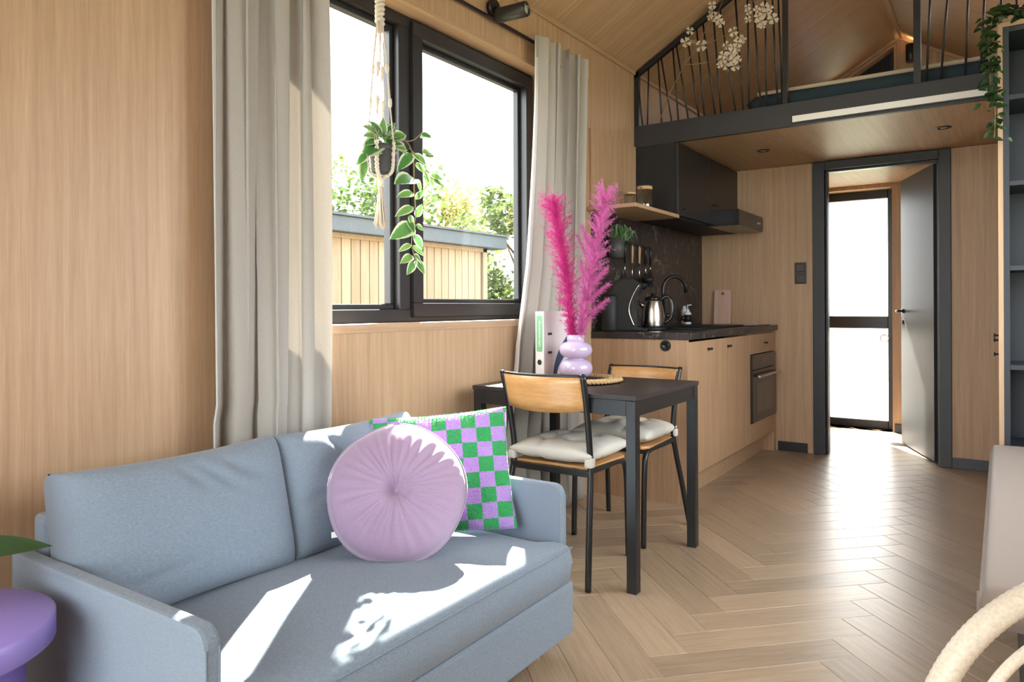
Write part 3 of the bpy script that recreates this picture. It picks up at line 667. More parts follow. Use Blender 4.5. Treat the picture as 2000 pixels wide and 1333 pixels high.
struct(B().box(-1.999, KY0, .946, -1.987, YD-.001, 1.648).done('trim_6', 'marble'), 'dark marble splashback behind tap and kettle', 'splashback')
struct(B().box(-1.999, KY0-.02, 1.674, -1.986, 4.398, 2.137, .001).done('trim_7', 'oak_wall'), 'raised oak wall panel above the glass jar shelf', 'panel')
tag(B().box(-1.998, 3.735, 1.650, -1.69, 4.398, 1.672, .0015, 1).done('wall_shelf', 'oak_loft'), 'oak wall shelf carrying two glass jars', 'shelf')
# upper cabinets
def upper(label, y0, y1, kn, zb):
    t = thing('wall_cabinet', label, 'cabinet', (-1.85, (y0+y1)/2, zb), group='black wall cabinets')
    LP(B().box(-1.998, y0, zb, -1.72, y1, 2.14, .001), 'body', 'black_matt', t)
    d = LP(B().box(-1.719, y0+.002, zb, -1.70, y1-.002, 2.132, .001, 1), 'door', 'black_frame', t); o = knob(kn, zb+.045, t, x=-1.70, parent=d); o.location = (0, 0, 0)
upper('black wall cabinet beside the oak shelf', YL+.004, 5.03, 4.49, 1.672)
upper('black wall cabinet above the extractor hood', 5.034, YD-.003, 5.09, 1.764)
ho = thing('extractor_hood', 'black slanted extractor hood sticking out under the wall cabinet', 'extractor hood', (-1.75, 5.32, 1.65))
LP(B().box(-1.998, 5.034, 1.70, -1.72, 5.655, 1.762), 'housing', 'black_matt', ho)
LP(B().box(-1.72, 5.02, 1.652, -1.50, 5.62, 1.762, .002, 1), 'visor', 'black_gloss', ho)
LP(B().box(-1.998, YL+.01, 1.652, -1.72, 5.655, 1.671), 'underside', 'black_matt', ho)
LP(B().box(-1.4995, 5.50, 1.70, -1.496, 5.56, 1.712), 'button_strip', 'steel', ho)
# jars
def jar(y, x, r_, h, label, lidmat):
    t = thing('glass_jar', label, 'jar', (x, y, 1.6725), group='glass jars on the oak shelf')
    B().lathe([(r_*.96, 0), (r_, .004), (r_, h*.86), (r_-.003, h*.86), (r_-.003, .006), (0, .005)], seg=28).done('glass_body', 'jar_glass', t)
    B().lathe([(r_+.001, h*.86), (r_+.001, h), (0, h)], seg=28).done('lid', lidmat, t)
    B().tube([(0, -r_-.0, h*.9), (0, -r_-.02, h*.9), (0, -r_-.028, h*.82)], .0035, 6).done('clasp', 'steel', t)
    if h > .1: B().lathe([(r_*.9, .007), (r_*.9, h*.14), (0, h*.17)], seg=20).done('contents', 'leaf_herb', t)
jar(3.90, -1.80, .034, .085, 'short glass jar with wooden lid on oak shelf', 'cork')
jar(4.09, -1.79, .045, .145, 'tall glass jar with wooden lid on oak shelf', 'cork')
# coffee machine
cm = thing('coffee_machine', 'black capsule coffee machine with curved body beside the kettle', 'coffee machine', (-1.80, 3.90, .9455))
arcp = [(-.075+.0, .0), (.07, 0), (.075, .02), (.035, .03), (.03, .17), (.06, .23), (.075, .27), (.03, .305), (-.03, .315), (-.085, .29), (-.115, .22), (-.12, .1), (-.105, .02)]
o = B().prism([(p[0], p[1]) for p in arcp], 0, -.05, .05, bev=.012).done('body', 'black_matt', cm)
o.rotation_euler = (0, 0, R(-75))
o2 = B().lathe([(.045, 0), (.05, .01), (.05, .2), (.04, .215), (0, .215)], c=(-.05, -.12+.03, .0), seg=24).done('water_tank', 'black_matt', cm)
o2.location = (-.05, .02, 0)
o = B().tube(smoothpath([(.052, .03, .03), (.053, -.0, .12), (.053, .02, .2), (.053, .06, .27)], 5), .004, 8).done('chrome_strip', 'steel', cm); o.rotation_euler = (0, 0, R(-75))
o = B().lathe([(.0, 0), (.042, 0), (.045, .008), (.04, .014), (0, .014)], c=(.03, .07, 0), seg=20).done('drip_tray', 'black_matt', cm)
# kettle
kt = thing('kettle', 'brushed steel kettle with black handle and lid', 'kettle', (-1.745, 4.10, .9455))
B().lathe([(.075, 0), (.08, .008), (.078, .02), (0, .02)], seg=28).done('base', 'black_matt', kt)
B().lathe([(.068, .021), (.071, .03), (.064, .12), (.052, .175), (.05, .18), (0, .18)], seg=32).done('body', 'steel', kt)
B().lathe([(.05, .18), (.045, .2), (.012, .207), (.012, .222), (0, .224)], seg=24).done('lid', 'black_gloss', kt)
hk = R(20); hdv = Vector((math.cos(hk), math.sin(hk), 0))
B().tube(smoothpath([hdv*.048+Vector((0, 0, .185)), hdv*.085+Vector((0, 0, .205)), hdv*.112+Vector((0, 0, .16)), hdv*.108+Vector((0, 0, .08)), hdv*.07+Vector((0, 0, .045))], 5), .011, 10).done('handle', 'black_gloss', kt)
B().tube([-hdv*.05+Vector((0, 0, .14)), -hdv*.085+Vector((0, 0, .172))], [.018, .01], 10).done('spout', 'steel', kt)
# soap bottles, cutting board
sbt = thing('soap_bottle', 'small white and black soap bottle by the splashback corner', 'bottle', (-1.90, 5.10, .9575))
B().lathe([(.024, 0), (.026, .004), (.026, .08), (.012, .1), (.011, .112), (0, .112)], seg=20).done('bottle', 'white_plastic', sbt)
B().lathe([(.0265, .018), (.0265, .07), (.026, .07), (.026, .018)], seg=20).done('label_band', 'black_matt', sbt)
B().tube([(0, 0, .11), (0, 0, .14), (.025, .01, .142)], .005, 8).done('pump', 'white_plastic', sbt)
sb2 = thing('soap_bottle', 'white dish soap bottle behind the black labelled bottle', 'bottle', (-1.955, 5.18, .9575))
B().lathe([(.022, 0), (.024, .004), (.024, .10), (.012, .12), (.012, .135), (0, .135)], seg=20).done('bottle', 'white_plastic', sb2)
B().lathe([(.0245, .025), (.0245, .06), (.024, .06), (.024, .025)], seg=20).done('label_band', 'steel', sb2)
cb = thing('cutting_board', 'pale wooden cutting board leaning on the wall beside the worktop', 'cutting board', (-1.81, 5.615, .9515))
o = B().prism([(-.066, 0), (.066, 0), (.066, .255), (.055, .265), (-.055, .265), (-.066, .255)], 1, -.009, .009, holes=[[(.012*math.cos(a*PI/6), .235+.012*math.sin(a*PI/6)) for a in range(12)]], bev=.0015).done('board', 'board_wood', cb); o.rotation_euler = (R(-5), 0, 0)
# wall planter with trailing herb
pl = thing('wall_planter', 'small black planter with trailing green herb on the splashback', 'planter', (-1.935, 4.0, 1.385))
B().lathe([(.042, 0), (.05, .12), (.046, .12), (.04, .01), (0, .01)], seg=24).done('pot', 'pot_grey', pl)
B().lathe([(.045, .1), (0, .108)], seg=16).done('soil', 'soil', pl)
B().tube([(0, -.02, .115), (0, -.02, .262)], .003, 6).tube([(0, .02, .115), (0, .02, .262)], .003, 6).done('hanger', 'black_metal', pl)
b = B()
for i in range(420):
    a = random.uniform(0, 6.28); p = Vector((random.gauss(0, .02), random.gauss(.01, .022), .105)); d0 = Vector((.5*math.cos(a)+.35, .9*math.sin(a)+.75, random.uniform(.6, 1.5))).normalized(); L = random.uniform(.07, .19)
    q = p+d0*L*.55; e = q+Vector((d0.x*.3+random.gauss(0, .1), d0.y*.45+random.gauss(0, .1), -random.uniform(.1, 1.1)))*L*.5; s_ = d0.orthogonal().normalized()*.0028
    q.x = max(q.x, -.045); e.x = max(e.x, -.045)
    v = [b.bm.verts.new(x) for x in (p-s_*.6, p+s_*.6, q+s_, q-s_, e)]; b.bm.faces.new(v[:4]); b.bm.faces.new((v[3], v[2], v[4]))
o = b.done('herb_foliage', 'leaf_herb', pl); o['kind'] = 'stuff'
# utensil hooks and utensils
ur = thing('utensil_rail', 'short black utensil hook rail on the marble splashback', 'rail', (-1.985, 4.35, 1.5))
LP(B().box(-1.987, 4.13, 1.487, -1.979, 4.58, 1.507, .002, 1), 'bar', 'black_metal', ur)
for y in (4.17, 4.28, 4.39, 4.49, 4.57): LP(B().tube([(-1.98, y, 1.492), (-1.967, y, 1.485), (-1.96, y, 1.492)], .0025, 6), 'hook', 'black_metal', ur)
def utensil(y, hm, kind, label, L=.2):
    t = thing('utensil', label, 'utensil', (-1.962, y, 1.49), group='utensils hanging from the splashback rail')
    B().tube([(0, 0, -.005), (.002, 0, -.02), (0, 0, -.12)], [.004, .009, .007], 8).done('grip', hm, t)
    B().tube([(0, 0, -.12), (0, 0, -L)], .0045, 8).done('shaft', 'steel', t)
    h = B()
    if kind == 'ladle': h.lathe([(0, -.045), (.022, -.038), (.035, -.02), (.04, 0), (.037, 0), (.03, -.018), (0, -.04)], c=(.02, 0, -L-.01), seg=20)
    elif kind == 'spatula': h.prism([(-.035, -L-.1), (.035, -L-.1), (.03, -L), (-.03, -L)], 0, -.0025, .0025)
    else: h.pillow(.05, .085, .014, n=2, q=.5, nu=10, nv=10, mat=mtx((0, 0, -L-.035), (1, 0, 0)))
    h.done('head', 'black_matt', t)
utensil(4.17, 'black_metal', 'spoon', 'leftmost black handled serving spoon on the rail')
utensil(4.28, 'cork', 'spatula', 'second utensil from the left with a wooden grip', .24)
utensil(4.39, 'cork', 'ladle', 'middle utensil with a pale grip above the kettle', .24)
utensil(4.49, 'black_metal', 'ladle', 'black ladle with shiny neck hanging right of the kettle', .2)
utensil(4.57, 'black_metal', 'spatula', 'rightmost black spatula hanging on the rail', .17)
# switch on the door wall
sw = thing('light_switch', 'black double light switch on the oak wall left of the door', 'switch', (-1.235, YD, 1.33))
LP(B().box(-1.277, YD-.008, 1.252, -1.193, YD, 1.412, .003, 2), 'plate', 'black_frame', sw)
for z in (1.292, 1.372): LP(B().box(-1.263, YD-.013, z-.028, -1.207, YD-.006, z+.028, .003, 2), 'rocker', 'black_gloss', sw)
# downlights
for x, y, lb in ((-1.331, 5.014, 'left recessed black downlight under the loft'), (-.279, 4.984, 'right recessed black downlight under the loft')):
    t = thing('downlight', lb, 'downlight', (x, y, 2.143), group='recessed downlights under the loft')
    B().lathe([(.042, -.0005), (.042, -.004), (.03, -.006), (.03, .01), (0, .01)], seg=28).done('ring', 'black_metal', t)
    B().lathe([(.022, -.001), (.018, -.004), (0, -.005)], seg=20).done('bulb', 'lens_grey', t)
# LED bar on the loft beam
ld = thing('linear_lamp', 'long white linear lamp on the dark loft beam', 'lamp', (-.53, YL, 2.17))
LP(B().box(-1.0, YL-.018, 2.154, -.05, YL-.0005, 2.190, .003, 2), 'diffuser', 'led_white', ld)
LP(B().box(-1.0, YL-.012, 2.149, -.05, YL-.0005, 2.154), 'profile', 'anthracite', ld)

# ================================================================== loft furniture
rl = thing('loft_railing', 'black loft railing of slanted rods between two posts and sloping top rail', 'railing', (-1.5, YL+.015, 2.274))
yr = YL+.015
def zt(x): return ZW+SL*(x-XL)-.012
LP(B().box(-1.998, yr-.014, 2.274, -1.966, yr+.014, zt(-1.98)-.005), 'post', 'black_metal', rl)
LP(B().box(-1.058, yr-.015, 2.274, -1.030, yr+.015, zt(-1.05)-.0), 'post', 'black_metal', rl)
b = B().prism([(-1.998, zt(-1.998)), (-1.03, zt(-1.03)), (-1.03, zt(-1.03)-.036), (-1.998, zt(-1.998)-.036)], 1, yr-.014, yr+.014)
LP(b, 'top_rail', 'black_metal', rl)
rods = [(-1.985, -1.945), (-1.885, -1.905), (-1.83, -1.80), (-1.81, -1.722), (-1.735, -1.673), (-1.71, -1.59), (-1.625, -1.50), (-1.55, -1.455), (-1.515, -1.365), (-1.455, -1.332), (-1.41, -1.235), (-1.33, -1.20), (-1.275, -1.158), (-1.25, -1.085), (-1.18, -1.088), (-1.12, -1.062)]
rods = [(-1.978, -1.945), (-1.90, -1.912), (-1.835, -1.812), (-1.815, -1.745), (-1.735, -1.70), (-1.712, -1.635), (-1.640, -1.565), (-1.578, -1.53), (-1.538, -1.462), (-1.472, -1.425), (-1.43, -1.335), (-1.335, -1.29), (-1.262, -1.255), (-1.235, -1.185), (-1.16, -1.152), (-1.125, -1.088), (-1.09, -1.062)]
for xt, xb in rods:
    LP(B().cyl((xb, yr, 2.274), (xt, yr, zt(xt)-.03), .0055, 8), 'rod', 'black_metal', rl)
rr = thing('loft_railing', 'black loft railing panel right of the opening beside the garland', 'railing', (-.2, yr, 2.274))
zr2 = lambda x: ZW-SL*(x-XR)-.012
LP(B().box(-.384, yr-.016, 2.274, -.35, yr+.016, zr2(-.37)), 'post', 'black_metal', rr)
LP(B().prism([(-.384, zr2(-.384)), (.56, zr2(.56)), (.56, zr2(.56)-.036), (-.384, zr2(-.384)-.036)], 1, yr-.014, yr+.014), 'top_rail', 'black_metal', rr)
for xb, xt in ((-.325, -.29), (-.26, -.20), (-.15, -.125), (-.085, -.05), (.0, .01), (.08, .06), (.15, .17)):
    LP(B().cyl((xb, yr, 2.274), (xt, yr, zr2(xt)-.03), .0055, 8), 'rod', 'black_metal', rr)
mt = tag(B().pillow(1.84, 2.3, .14, n=16, q=.18, nu=24, nv=24, mat=Matrix.Translation((-.38, 5.66, 2.328))).done('mattress', 'mattress_teal'), 'dark teal mattress on the loft floor behind the railing', 'mattress')
b = B()
def duv(u, v):
    x = -1.24+1.68*u; y = 4.53+2.15*v; e = min(1, 12*u, 12*(1-u), 10*v, 10*(1-v))
    z = 2.399+.035*e+.014*math.sin(9*x+4*y)*e+.018*math.sin(5*x-7*y+1)*e+(.05*max(0, v-.55))
    return (x, y, z)
b.grid(60, 60, duv); o = b.done('duvet', 'bedding', None, True); md = o.modifiers.new('t', 'SOLIDIFY'); md.thickness = .02; md.offset = -1
tag(o, 'rumpled beige duvet spread over the loft mattress', 'duvet')
for x, lb, ml in ((-.93, 'beige pillow below the triangular loft window', 'bedding'), (-.38, 'pale pillow under the loft wall lamp', 'bedding_white')):
    tag(B().pillow(.5, .42, .15, n=2.6, q=.5, pinch=.05, nu=20, nv=16, mat=mtx((x, 6.55, 2.62), (.1, -.55, .8), (0, .8, .5))).done('bed_pillow', ml, None, True), lb, 'pillow', 'pillows on the loft bed')
sc = thing('wall_lamp', 'black cylindrical wall lamp on the loft gable', 'lamp', (-.62, YG-.01, 3.2))
LP(B().box(-.65, YG-.02, 3.15, -.59, YG-.001, 3.27, .004), 'wall_plate', 'black_metal', sc)
LP(B().lathe([(.0, 3.135), (.036, 3.135), (.04, 3.14), (.04, 3.275), (.036, 3.28), (.031, 3.28), (.031, 3.25), (0, 3.25)], c=(-.62, YG-.07, 0), seg=28), 'cylinder', 'black_metal', sc)
LP(B().box(-.632, YG-.04, 3.19, -.608, YG-.015, 3.22), 'arm', 'black_metal', sc)
for zz, ez in ((3.3, 1), (3.115, -1)):
    l = bpy.data.lights.new('wall_lamp_light', 'SPOT'); l.energy = .4; l.color = (1, .62, .30); l.spot_size = R(140); l.spot_blend = .6; l.shadow_soft_size = .03
    o = bpy.data.objects.new('wall_lamp_light', l); C.objects.link(o); o.parent = sc; o.location = Vector((-.62, YG-.07, zz))-Vector(sc.location); o.rotation_euler = (PI if ez > 0 else 0, 0, 0)
# blossom branch in front of the railing
br = thing('blossom_branch', 'artificial branch of cream dogwood blossoms leaning on the loft railing', 'branch', (-1.82, YL-.03, 2.276))
yb = YL-.05
def wp(x, z, y=None): return Vector((x+1.82, (yb if y is None else y)-(YL-.03), z-2.276))
stems = [[(-1.82, 2.276, YL-.005), (-1.74, 2.42), (-1.63, 2.60), (-1.55, 2.69), (-1.49, 2.80), (-1.42, 2.88), (-1.38, 2.97)],
         [(-1.63, 2.60), (-1.50, 2.585), (-1.36, 2.60), (-1.30, 2.66)], [(-1.55, 2.69), (-1.40, 2.72), (-1.25, 2.78), (-1.13, 2.84)],
         [(-1.63, 2.60), (-1.62, 2.68), (-1.65, 2.76)], [(-1.36, 2.60), (-1.33, 2.54), (-1.28, 2.52)], [(-1.25, 2.78), (-1.2, 2.86), (-1.22, 2.92)]]
b = B()
for st_ in stems:
    p = smoothpath([wp(*q) for q in st_], 5); b.tube(p, [.0035-.002*i/len(p) for i in range(len(p))], 5)
b.done('twig', 'stem', br)
# flower mesh
def flower_mesh():
    bm = bmesh.new()
    for k in range(4):
        M = Matrix.Rotation(k*PI/2, 4, 'Z'); pts = [(0, .1, 0), (-.22, .38, .06), (-.42, .72, .14), (-.30, .98, .12), (0, .92, .07), (.30, .98, .12), (.42, .72, .14), (.22, .38, .06)]
        c = bm.verts.new(M @ Vector((0, .55, .02))); vs = [bm.verts.new(M @ Vector(p)) for p in pts]
        for i in range(8):
            f = bm.faces.new((c, vs[i], vs[(i+1) % 8])); f.smooth = True
    prev = [bm.verts.new((.13*math.cos(a*PI/3), .13*math.sin(a*PI/3), 0)) for a in range(6)]; t = bm.verts.new((0, 0, .12))
    for i in range(6): bm.faces.new((prev[i], prev[(i+1) % 6], t)).material_index = 1
    me = bpy.data.meshes.new('flower'); bm.to_mesh(me); bm.free(); me.materials.append(MATS['petal']); me.materials.append(MATS['petal_center']); return me
fm = flower_mesh()
def pix(u, v, y):      # photo pixel on the plane y = const (used to read the flower positions off the photograph)
    A, Bq = u-1000, v-600.1; a = A*math.cos(.0045)-Bq*math.sin(.0045); b2 = A*math.sin(.0045)+Bq*math.cos(.0045)
    fw = Vector((-math.sin(.5947), math.cos(.5947), 0)); rt = Vector((math.cos(.5947), math.sin(.5947), 0))
    r_ = fw+rt*a/1413.1-Vector((0, 0, 1))*b2/1413.1; return Vector((0, 0, 1.09))+r_*(y/r_.y)
fls = [(1391, 10, 9), (1388, 24, 8), (1396, 33, 10), (1404, 37, 9), (1407, 45, 9), (1386, 34, 6), (1348, 60, 9), (1339, 83, 12), (1352, 82, 8), (1369, 89, 13), (1432, 62, 10), (1446, 76, 10), (1441, 84, 10), (1452, 79, 8),
       (1418, 89, 9), (1432, 92, 9), (1428, 103, 11), (1412, 108, 9), (1438, 98, 9), (1419, 118, 11), (1408, 117, 8), (1434, 113, 10), (1441, 116, 8), (1434, 129, 12), (1416, 127, 10), (1406, 127, 7), (1427, 110, 9),
       (1460, 14, 7), (1462, 22, 8), (1461, 38, 7), (1478, 18, 7), (1492, 14, 10), (1497, 24, 9), (1486, 42, 12), (1481, 33, 9), (1510, 36, 11), (1503, 17, 8), (1490, 50, 7)]
off = Vector(br.location)
for u, v, s_ in fls:
    p = pix(u, v, yb+random.uniform(-.025, .02)); d = (Vector((0, 0, 1.09))-p).normalized()+Vector((random.gauss(0, .35), random.gauss(0, .35), random.gauss(-.1, .35)))
    o = link('flower', fm, br); o.matrix_local = Matrix.Translation(p-off) @ frame_to(d, (random.gauss(0, 1), .1, random.gauss(0, 1))).to_4x4() @ Matrix.Scale(s_*4.3/1413, 4)
lfm = leaf_mesh('leaf', 'leaf_plant', .5); lfm.materials[0] = MATS['leaf_herb']
for u, v, du, dv, s_ in ((1424, 134, -4, 8, 11), (1505, 44, -2, 9, 11), (1385, 14, -3, 6, 8), (1346, 70, 1, 6, 7)):
    p = pix(u, v, yb); q = pix(u+du, v+dv, yb); put_leaf('leaf', lfm, br, p-off, q-p, (.3, -1, .2), s_*4.3/1413)

# ================================================================== tall shelf unit on the right
su = thing('shelf_unit', 'tall dark grey open shelf unit with oak side panel', 'shelf unit', (.28, 4.25, 0))
ys0, ys1, zt_ = 4.06, YL-.004, 2.40
LP(B().box(-.011, ys0, 0, .009, ys1, zt_, .001), 'side_panel', 'oak_wall', su)
LP(B().box(.009, ys0, zt_-.02, XR-.002, ys1, zt_, .001), 'top_panel', 'oak_x', su)
LP(B().box(.0095, ys0+.001, .002, .033, ys1, zt_-.021), 'upright', 'slate_shelf', su)
LP(B().box(XR-.026, ys0+.001, .002, XR-.002, ys1, zt_-.021), 'upright', 'slate_shelf', su)
LP(B().box(.033, ys1-.012, .002, XR-.026, ys1, zt_-.021), 'back_panel', 'slate_shelf', su)
for z in (.05, .42, .80, 1.26, 1.652, 2.05, 2.365): LP(B().box(.0335, ys0+.002, z-.011, XR-.0265, ys1-.012, z+.011, .001), 'shelf_board', 'slate_shelf', su)
su2 = tag(B().box(-.011, YL+.031, 0, .009, YD-.001, 2.141, .001).done('partition_panel', 'oak_wall'), 'oak partition running from shelf unit back to the door wall', 'panel')
for z, lb in ((.93, 'upper black coat hook on the oak partition edge'), (.903, 'middle black coat hook on the oak partition edge'), (.828, 'lower black coat hook on the oak partition edge')):
    yh = 4.62 if z != .93 else 4.55
    o = B().tube([(-.011, yh, z), (-.028, yh, z)], .005, 8).cyl((-.028, yh, z), (-.034, yh, z), .011, 12).done('coat_hook', 'black_metal'); tag(o, lb, 'hook', 'black coat hooks beside the shelf unit')
# garland
ga = thing('garland', 'dark green leafy garland hanging over the corner of the shelf unit', 'garland', (.02, 4.02, 2.40))
go = Vector(ga.location)
path = smoothpath([(.16, 4.10, 2.425), (.07, 4.05, 2.43), (.0, 4.02, 2.44), (-.035, 3.99, 2.38), (-.03, 3.99, 2.25), (-.032, 3.99, 2.1), (-.02, 4.0, 1.98), (-.024, 4.0, 1.86)], 8)
path2 = smoothpath([(.13, 4.04, 2.425), (.04, 4.02, 2.44), (-.02, 3.985, 2.42), (-.045, 3.97, 2.30), (-.04, 3.985, 2.16), (-.035, 3.99, 2.02)], 8)
b = B(); b.tube([p-go for p in path], .0018, 5); b.tube([p-go for p in path2], .0018, 5); b.done('vine_stem', 'stem', ga)
glm = leaf_mesh('leaf', 'leaf_dark', .62, .2, .3, 4)
for i in range(290):
    P_ = path if random.random() < .6 else path2; tt = random.random()
    if P_ is path and tt > .78 and random.random() < .6: tt *= .7
    p = P_[int(tt*(len(P_)-1))]-go+Vector((random.gauss(0, .017), random.gauss(0, .014), random.gauss(0, .012)))
    a = random.uniform(0, 6.28); d = Vector((math.cos(a), math.sin(a)-.3, random.uniform(-1, .5)))
    put_leaf('leaf', glm, ga, p, d, (random.gauss(0, .4), -1, .5), random.uniform(.026, .045))

# ================================================================== bench + rattan chair
be = thing('bench', 'beige upholstered bench on a black base in front of shelf unit', 'bench', (.26, 3.0, 0))
o = B().pillow(.61, 2.11, .10, n=20, q=.16, nu=24, nv=40, mat=Matrix.Translation((.258, 2.995, .400))).done('seat_cushion', 'bench_fabric', be); o.location = -Vector(be.location)
LP(B().box(.04, 2.0, 0, .555, 4.04, .352, .004), 'base', 'black_matt', be)
LP(B().tube([(-.046, 1.945, .358), (-.046, 1.945, .40), (-.046, 1.945, .442)], .003, 6), 'piping', 'bench_fabric', be)
rc = thing('rattan_chair', 'pale rattan chair with wrapped hoop back at the lower right', 'chair', (.12, 1.29, 0))
rtv = Vector((math.cos(.5947), math.sin(.5947), 0)); fwv = Vector((-math.sin(.5947), math.cos(.5947), 0))
c0 = fwv*1.0+rtv*.825+Vector((0, 0, .449))
def hoop(Rr, r_, nm, seg=140, wrap=True):
    pts = []; rs = []
    for k in range(seg+1):
        a = R(-62)+R(304)*k/seg; p = c0+rtv*(Rr*math.cos(a))+Vector((0, 0, Rr*math.sin(a))); pts.append(p); rs.append(r_*(1+(.05 if wrap and k % 2 else 0)))
    LP(B().tube(pts, rs, 14), nm, 'rattan', rc)
hoop(.262, .0175, 'back_hoop', 260); hoop(.198, .008, 'inner_hoop', 60, False)
for a in (R(205), R(240), R(300), R(335)):
    d = rtv*math.cos(a)+Vector((0, 0, math.sin(a))); LP(B().cyl(c0+d*.195, c0+d*.26, .007, 8), 'spindle', 'rattan', rc)
sc_ = c0+fwv*.2; sc_.z = .30
LP(B().lathe([(0, .0), (.2, 0), (.215, .012), (.2, .03), (.0, .035)], c=sc_, seg=36), 'seat', 'rattan', rc)
for a in (0, PI/2, PI, 3*PI/2):
    q = rtv*math.cos(a+.6)+fwv*math.sin(a+.6); p = sc_+q*.18; LP(B().tube([p, p+Vector((0, 0, -.15))+q*.01, Vector((p.x, p.y, 0))+q*.03], .012, 10), 'leg', 'rattan', rc)

# ================================================================== dining table
tb = thing('dining_table', 'small black dining table with square metal legs by the window', 'table', (-1.52, 2.86, 0))
TX0, TX1, TY0, TY1 = -1.912, -1.14, 2.515, 3.20
LP(B().box(TX0, TY0, .732, TX1, TY1, .75, .0015, 1), 'tabletop', 'table_black', tb)
for x, y in ((TX0+.004, TY0+.004), (TX1-.044, TY0+.004), (TX0+.004, TY1-.044), (TX1-.044, TY1-.044)): LP(B().box(x, y, 0, x+.04, y+.04, .7315, .0015, 1), 'leg', 'black_metal', tb)
for q in ((TX0+.044, TY0+.006, TX1-.044, TY0+.03), (TX0+.044, TY1-.03, TX1-.044, TY1-.006), (TX0+.006, TY0+.044, TX0+.03, TY1-.044), (TX1-.03, TY0+.044, TX1-.006, TY1-.044)): LP(B().box(q[0], q[1], .672, q[2], q[3], .7315, .001, 1), 'apron', 'black_metal', tb)
# placemat, vase, pampas, binder
pm = thing('placemat', 'round braided seagrass placemat with black centre on the dining table', 'placemat', (-1.585, 2.90, .7535))
B().lathe([(.125, 0), (.125, .006), (0, .006)], seg=40).done('centre', 'mat_black', pm)
for rr_, ph in ((.137, 0), (.158, .5), (.178, .2)):
    b = B()
    for k in range(2):
        n_ = 120; b.tube([((rr_+.006*math.sin(2*PI*30*i/n_+k*PI+ph))*math.cos(2*PI*i/n_), (rr_+.006*math.sin(2*PI*30*i/n_+k*PI+ph))*math.sin(2*PI*i/n_), .009+.004*math.cos(2*PI*30*i/n_+k*PI+ph)) for i in range(n_)], .007, 6, closed=True)
    b.done('braid', 'seagrass', pm)
VX, VY, VZ = -1.63, 2.935, .7600
va_ = thing('vase', 'glossy lilac vase of two stacked bulbs holding pink pampas', 'vase', (VX, VY, VZ))
prof = []
for k in range(13):
    a = -PI/2+PI*k/12; prof.append((.036+.041*math.cos(a), .046+.042*math.sin(a)))
for k in range(13):
    a = -PI/2+PI*k/12; prof.append((.038+.038*math.cos(a), .131+.037*math.sin(a)))
prof += [(.04, .17), (.041, .20), (.037, .20), (.034, .17), (0, .16)]
B().lathe([(0, .004), (.03, .004)]+prof, seg=40).done('body', 'lilac_vase', va_)
def pampas(label, pts, mat, wr, seed, n=5200, tufts=0):
    random.seed(seed)
    t = thing('pampas_stem', label, 'dried grass', (VX, VY, VZ+.1), group='pink pampas in the lilac vase'); t0 = Vector(t.location)
    P_ = smoothpath([Vector(p)-t0 for p in pts], 10)
    B().tube(P_, [.003]*len(P_), 6).done('stalk', 'plume_soft', t)
    b = B(); N = len(P_)
    nb = n//42
    for i in range(nb):
        s_ = .10+.90*(i+random.random())/nb; k = min(s_, .995)*(N-1.001); p = P_[int(k)].lerp(P_[int(k)+1], k-int(k)); tg = (P_[min(int(k)+2, N-1)]-P_[max(int(k)-1, 0)]).normalized()
        e = tg.orthogonal().normalized(); a = random.uniform(0, 6.28); ra = e*math.cos(a)+tg.cross(e)*math.sin(a)
        pr_ = wr*(.40+.60*min(1, (s_-.1)/.35))*(1 if s_ < .9 else .8)
        bl = pr_*random.uniform(1.1, 2.2); d0 = ra*random.uniform(.25, .55)+tg; d1 = ra*random.uniform(.3, 1.0)+tg*random.uniform(.3, .9)+Vector((0, 0, -.15)); d0.normalize(); d1.normalize()
        mid = p+d0*bl*.5; end = mid+d1*bl*.5
        for j in range(46):
            t_j = random.random(); q = p.lerp(mid, t_j*2) if t_j < .5 else mid.lerp(end, t_j*2-1); dd = (d0 if t_j < .5 else d1)
            rv = Vector((random.gauss(0, 1), random.gauss(0, 1), random.gauss(0, 1))).normalized()
            fuzz(b, q, dd*.75+rv*.8, 0, random.uniform(.010, .024)*(1.15-.5*t_j), .0006)
    for q0, q1, rad in tufts or ():
        A, Z = Vector(q0)-t0, Vector(q1)-t0
        for i in range(520):
            s_ = random.random()**1.2; p = A.lerp(Z, s_); tg = (Z-A).normalized(); e = tg.orthogonal().normalized(); a = random.uniform(0, 6.28); ra = e*math.cos(a)+tg.cross(e)*math.sin(a)
            fuzz(b, p, ra*random.uniform(.3, 1.1)+tg*.7, 0, rad*random.uniform(.25, 1.7)*(1.1-s_*.5), .0006)
    o = b.done('plume', mat, t); o['kind'] = 'stuff'
pampas('hot pink straight pampas plume on the left in the lilac vase', [(VX-.0, VY, VZ+.12), (VX-.02, VY, VZ+.25), (VX-.045, VY, VZ+.45), (VX-.08, VY, VZ+.65), (VX-.115, VY, VZ+.80)], 'plume_hot', .066, 11, 21000)
T_ = lambda a, z: (VX+a, VY, VZ+z)
pampas('paler pink feathery pampas plume on the right in the lilac vase', [(VX+.005, VY, VZ+.12), (VX+.03, VY, VZ+.25), (VX+.07, VY, VZ+.45), (VX+.12, VY, VZ+.65), (VX+.155, VY, VZ+.82)], 'plume_soft', .060, 12, 18000,
       tufts=[(T_(.09, .55), T_(.035, .70), .03), (T_(.08, .52), T_(.01, .66), .022), (T_(.06, .40), T_(.16, .50), .03), (T_(.05, .35), T_(.17, .43), .028), (T_(.04, .27), T_(.165, .36), .028), (T_(.05, .4), T_(.03, .54), .02)])
random.seed(21)
bi = thing('ring_binder', 'white ring binder with green spine label standing on the table', 'binder', (-1.832, 2.905, .7505), R(-8))
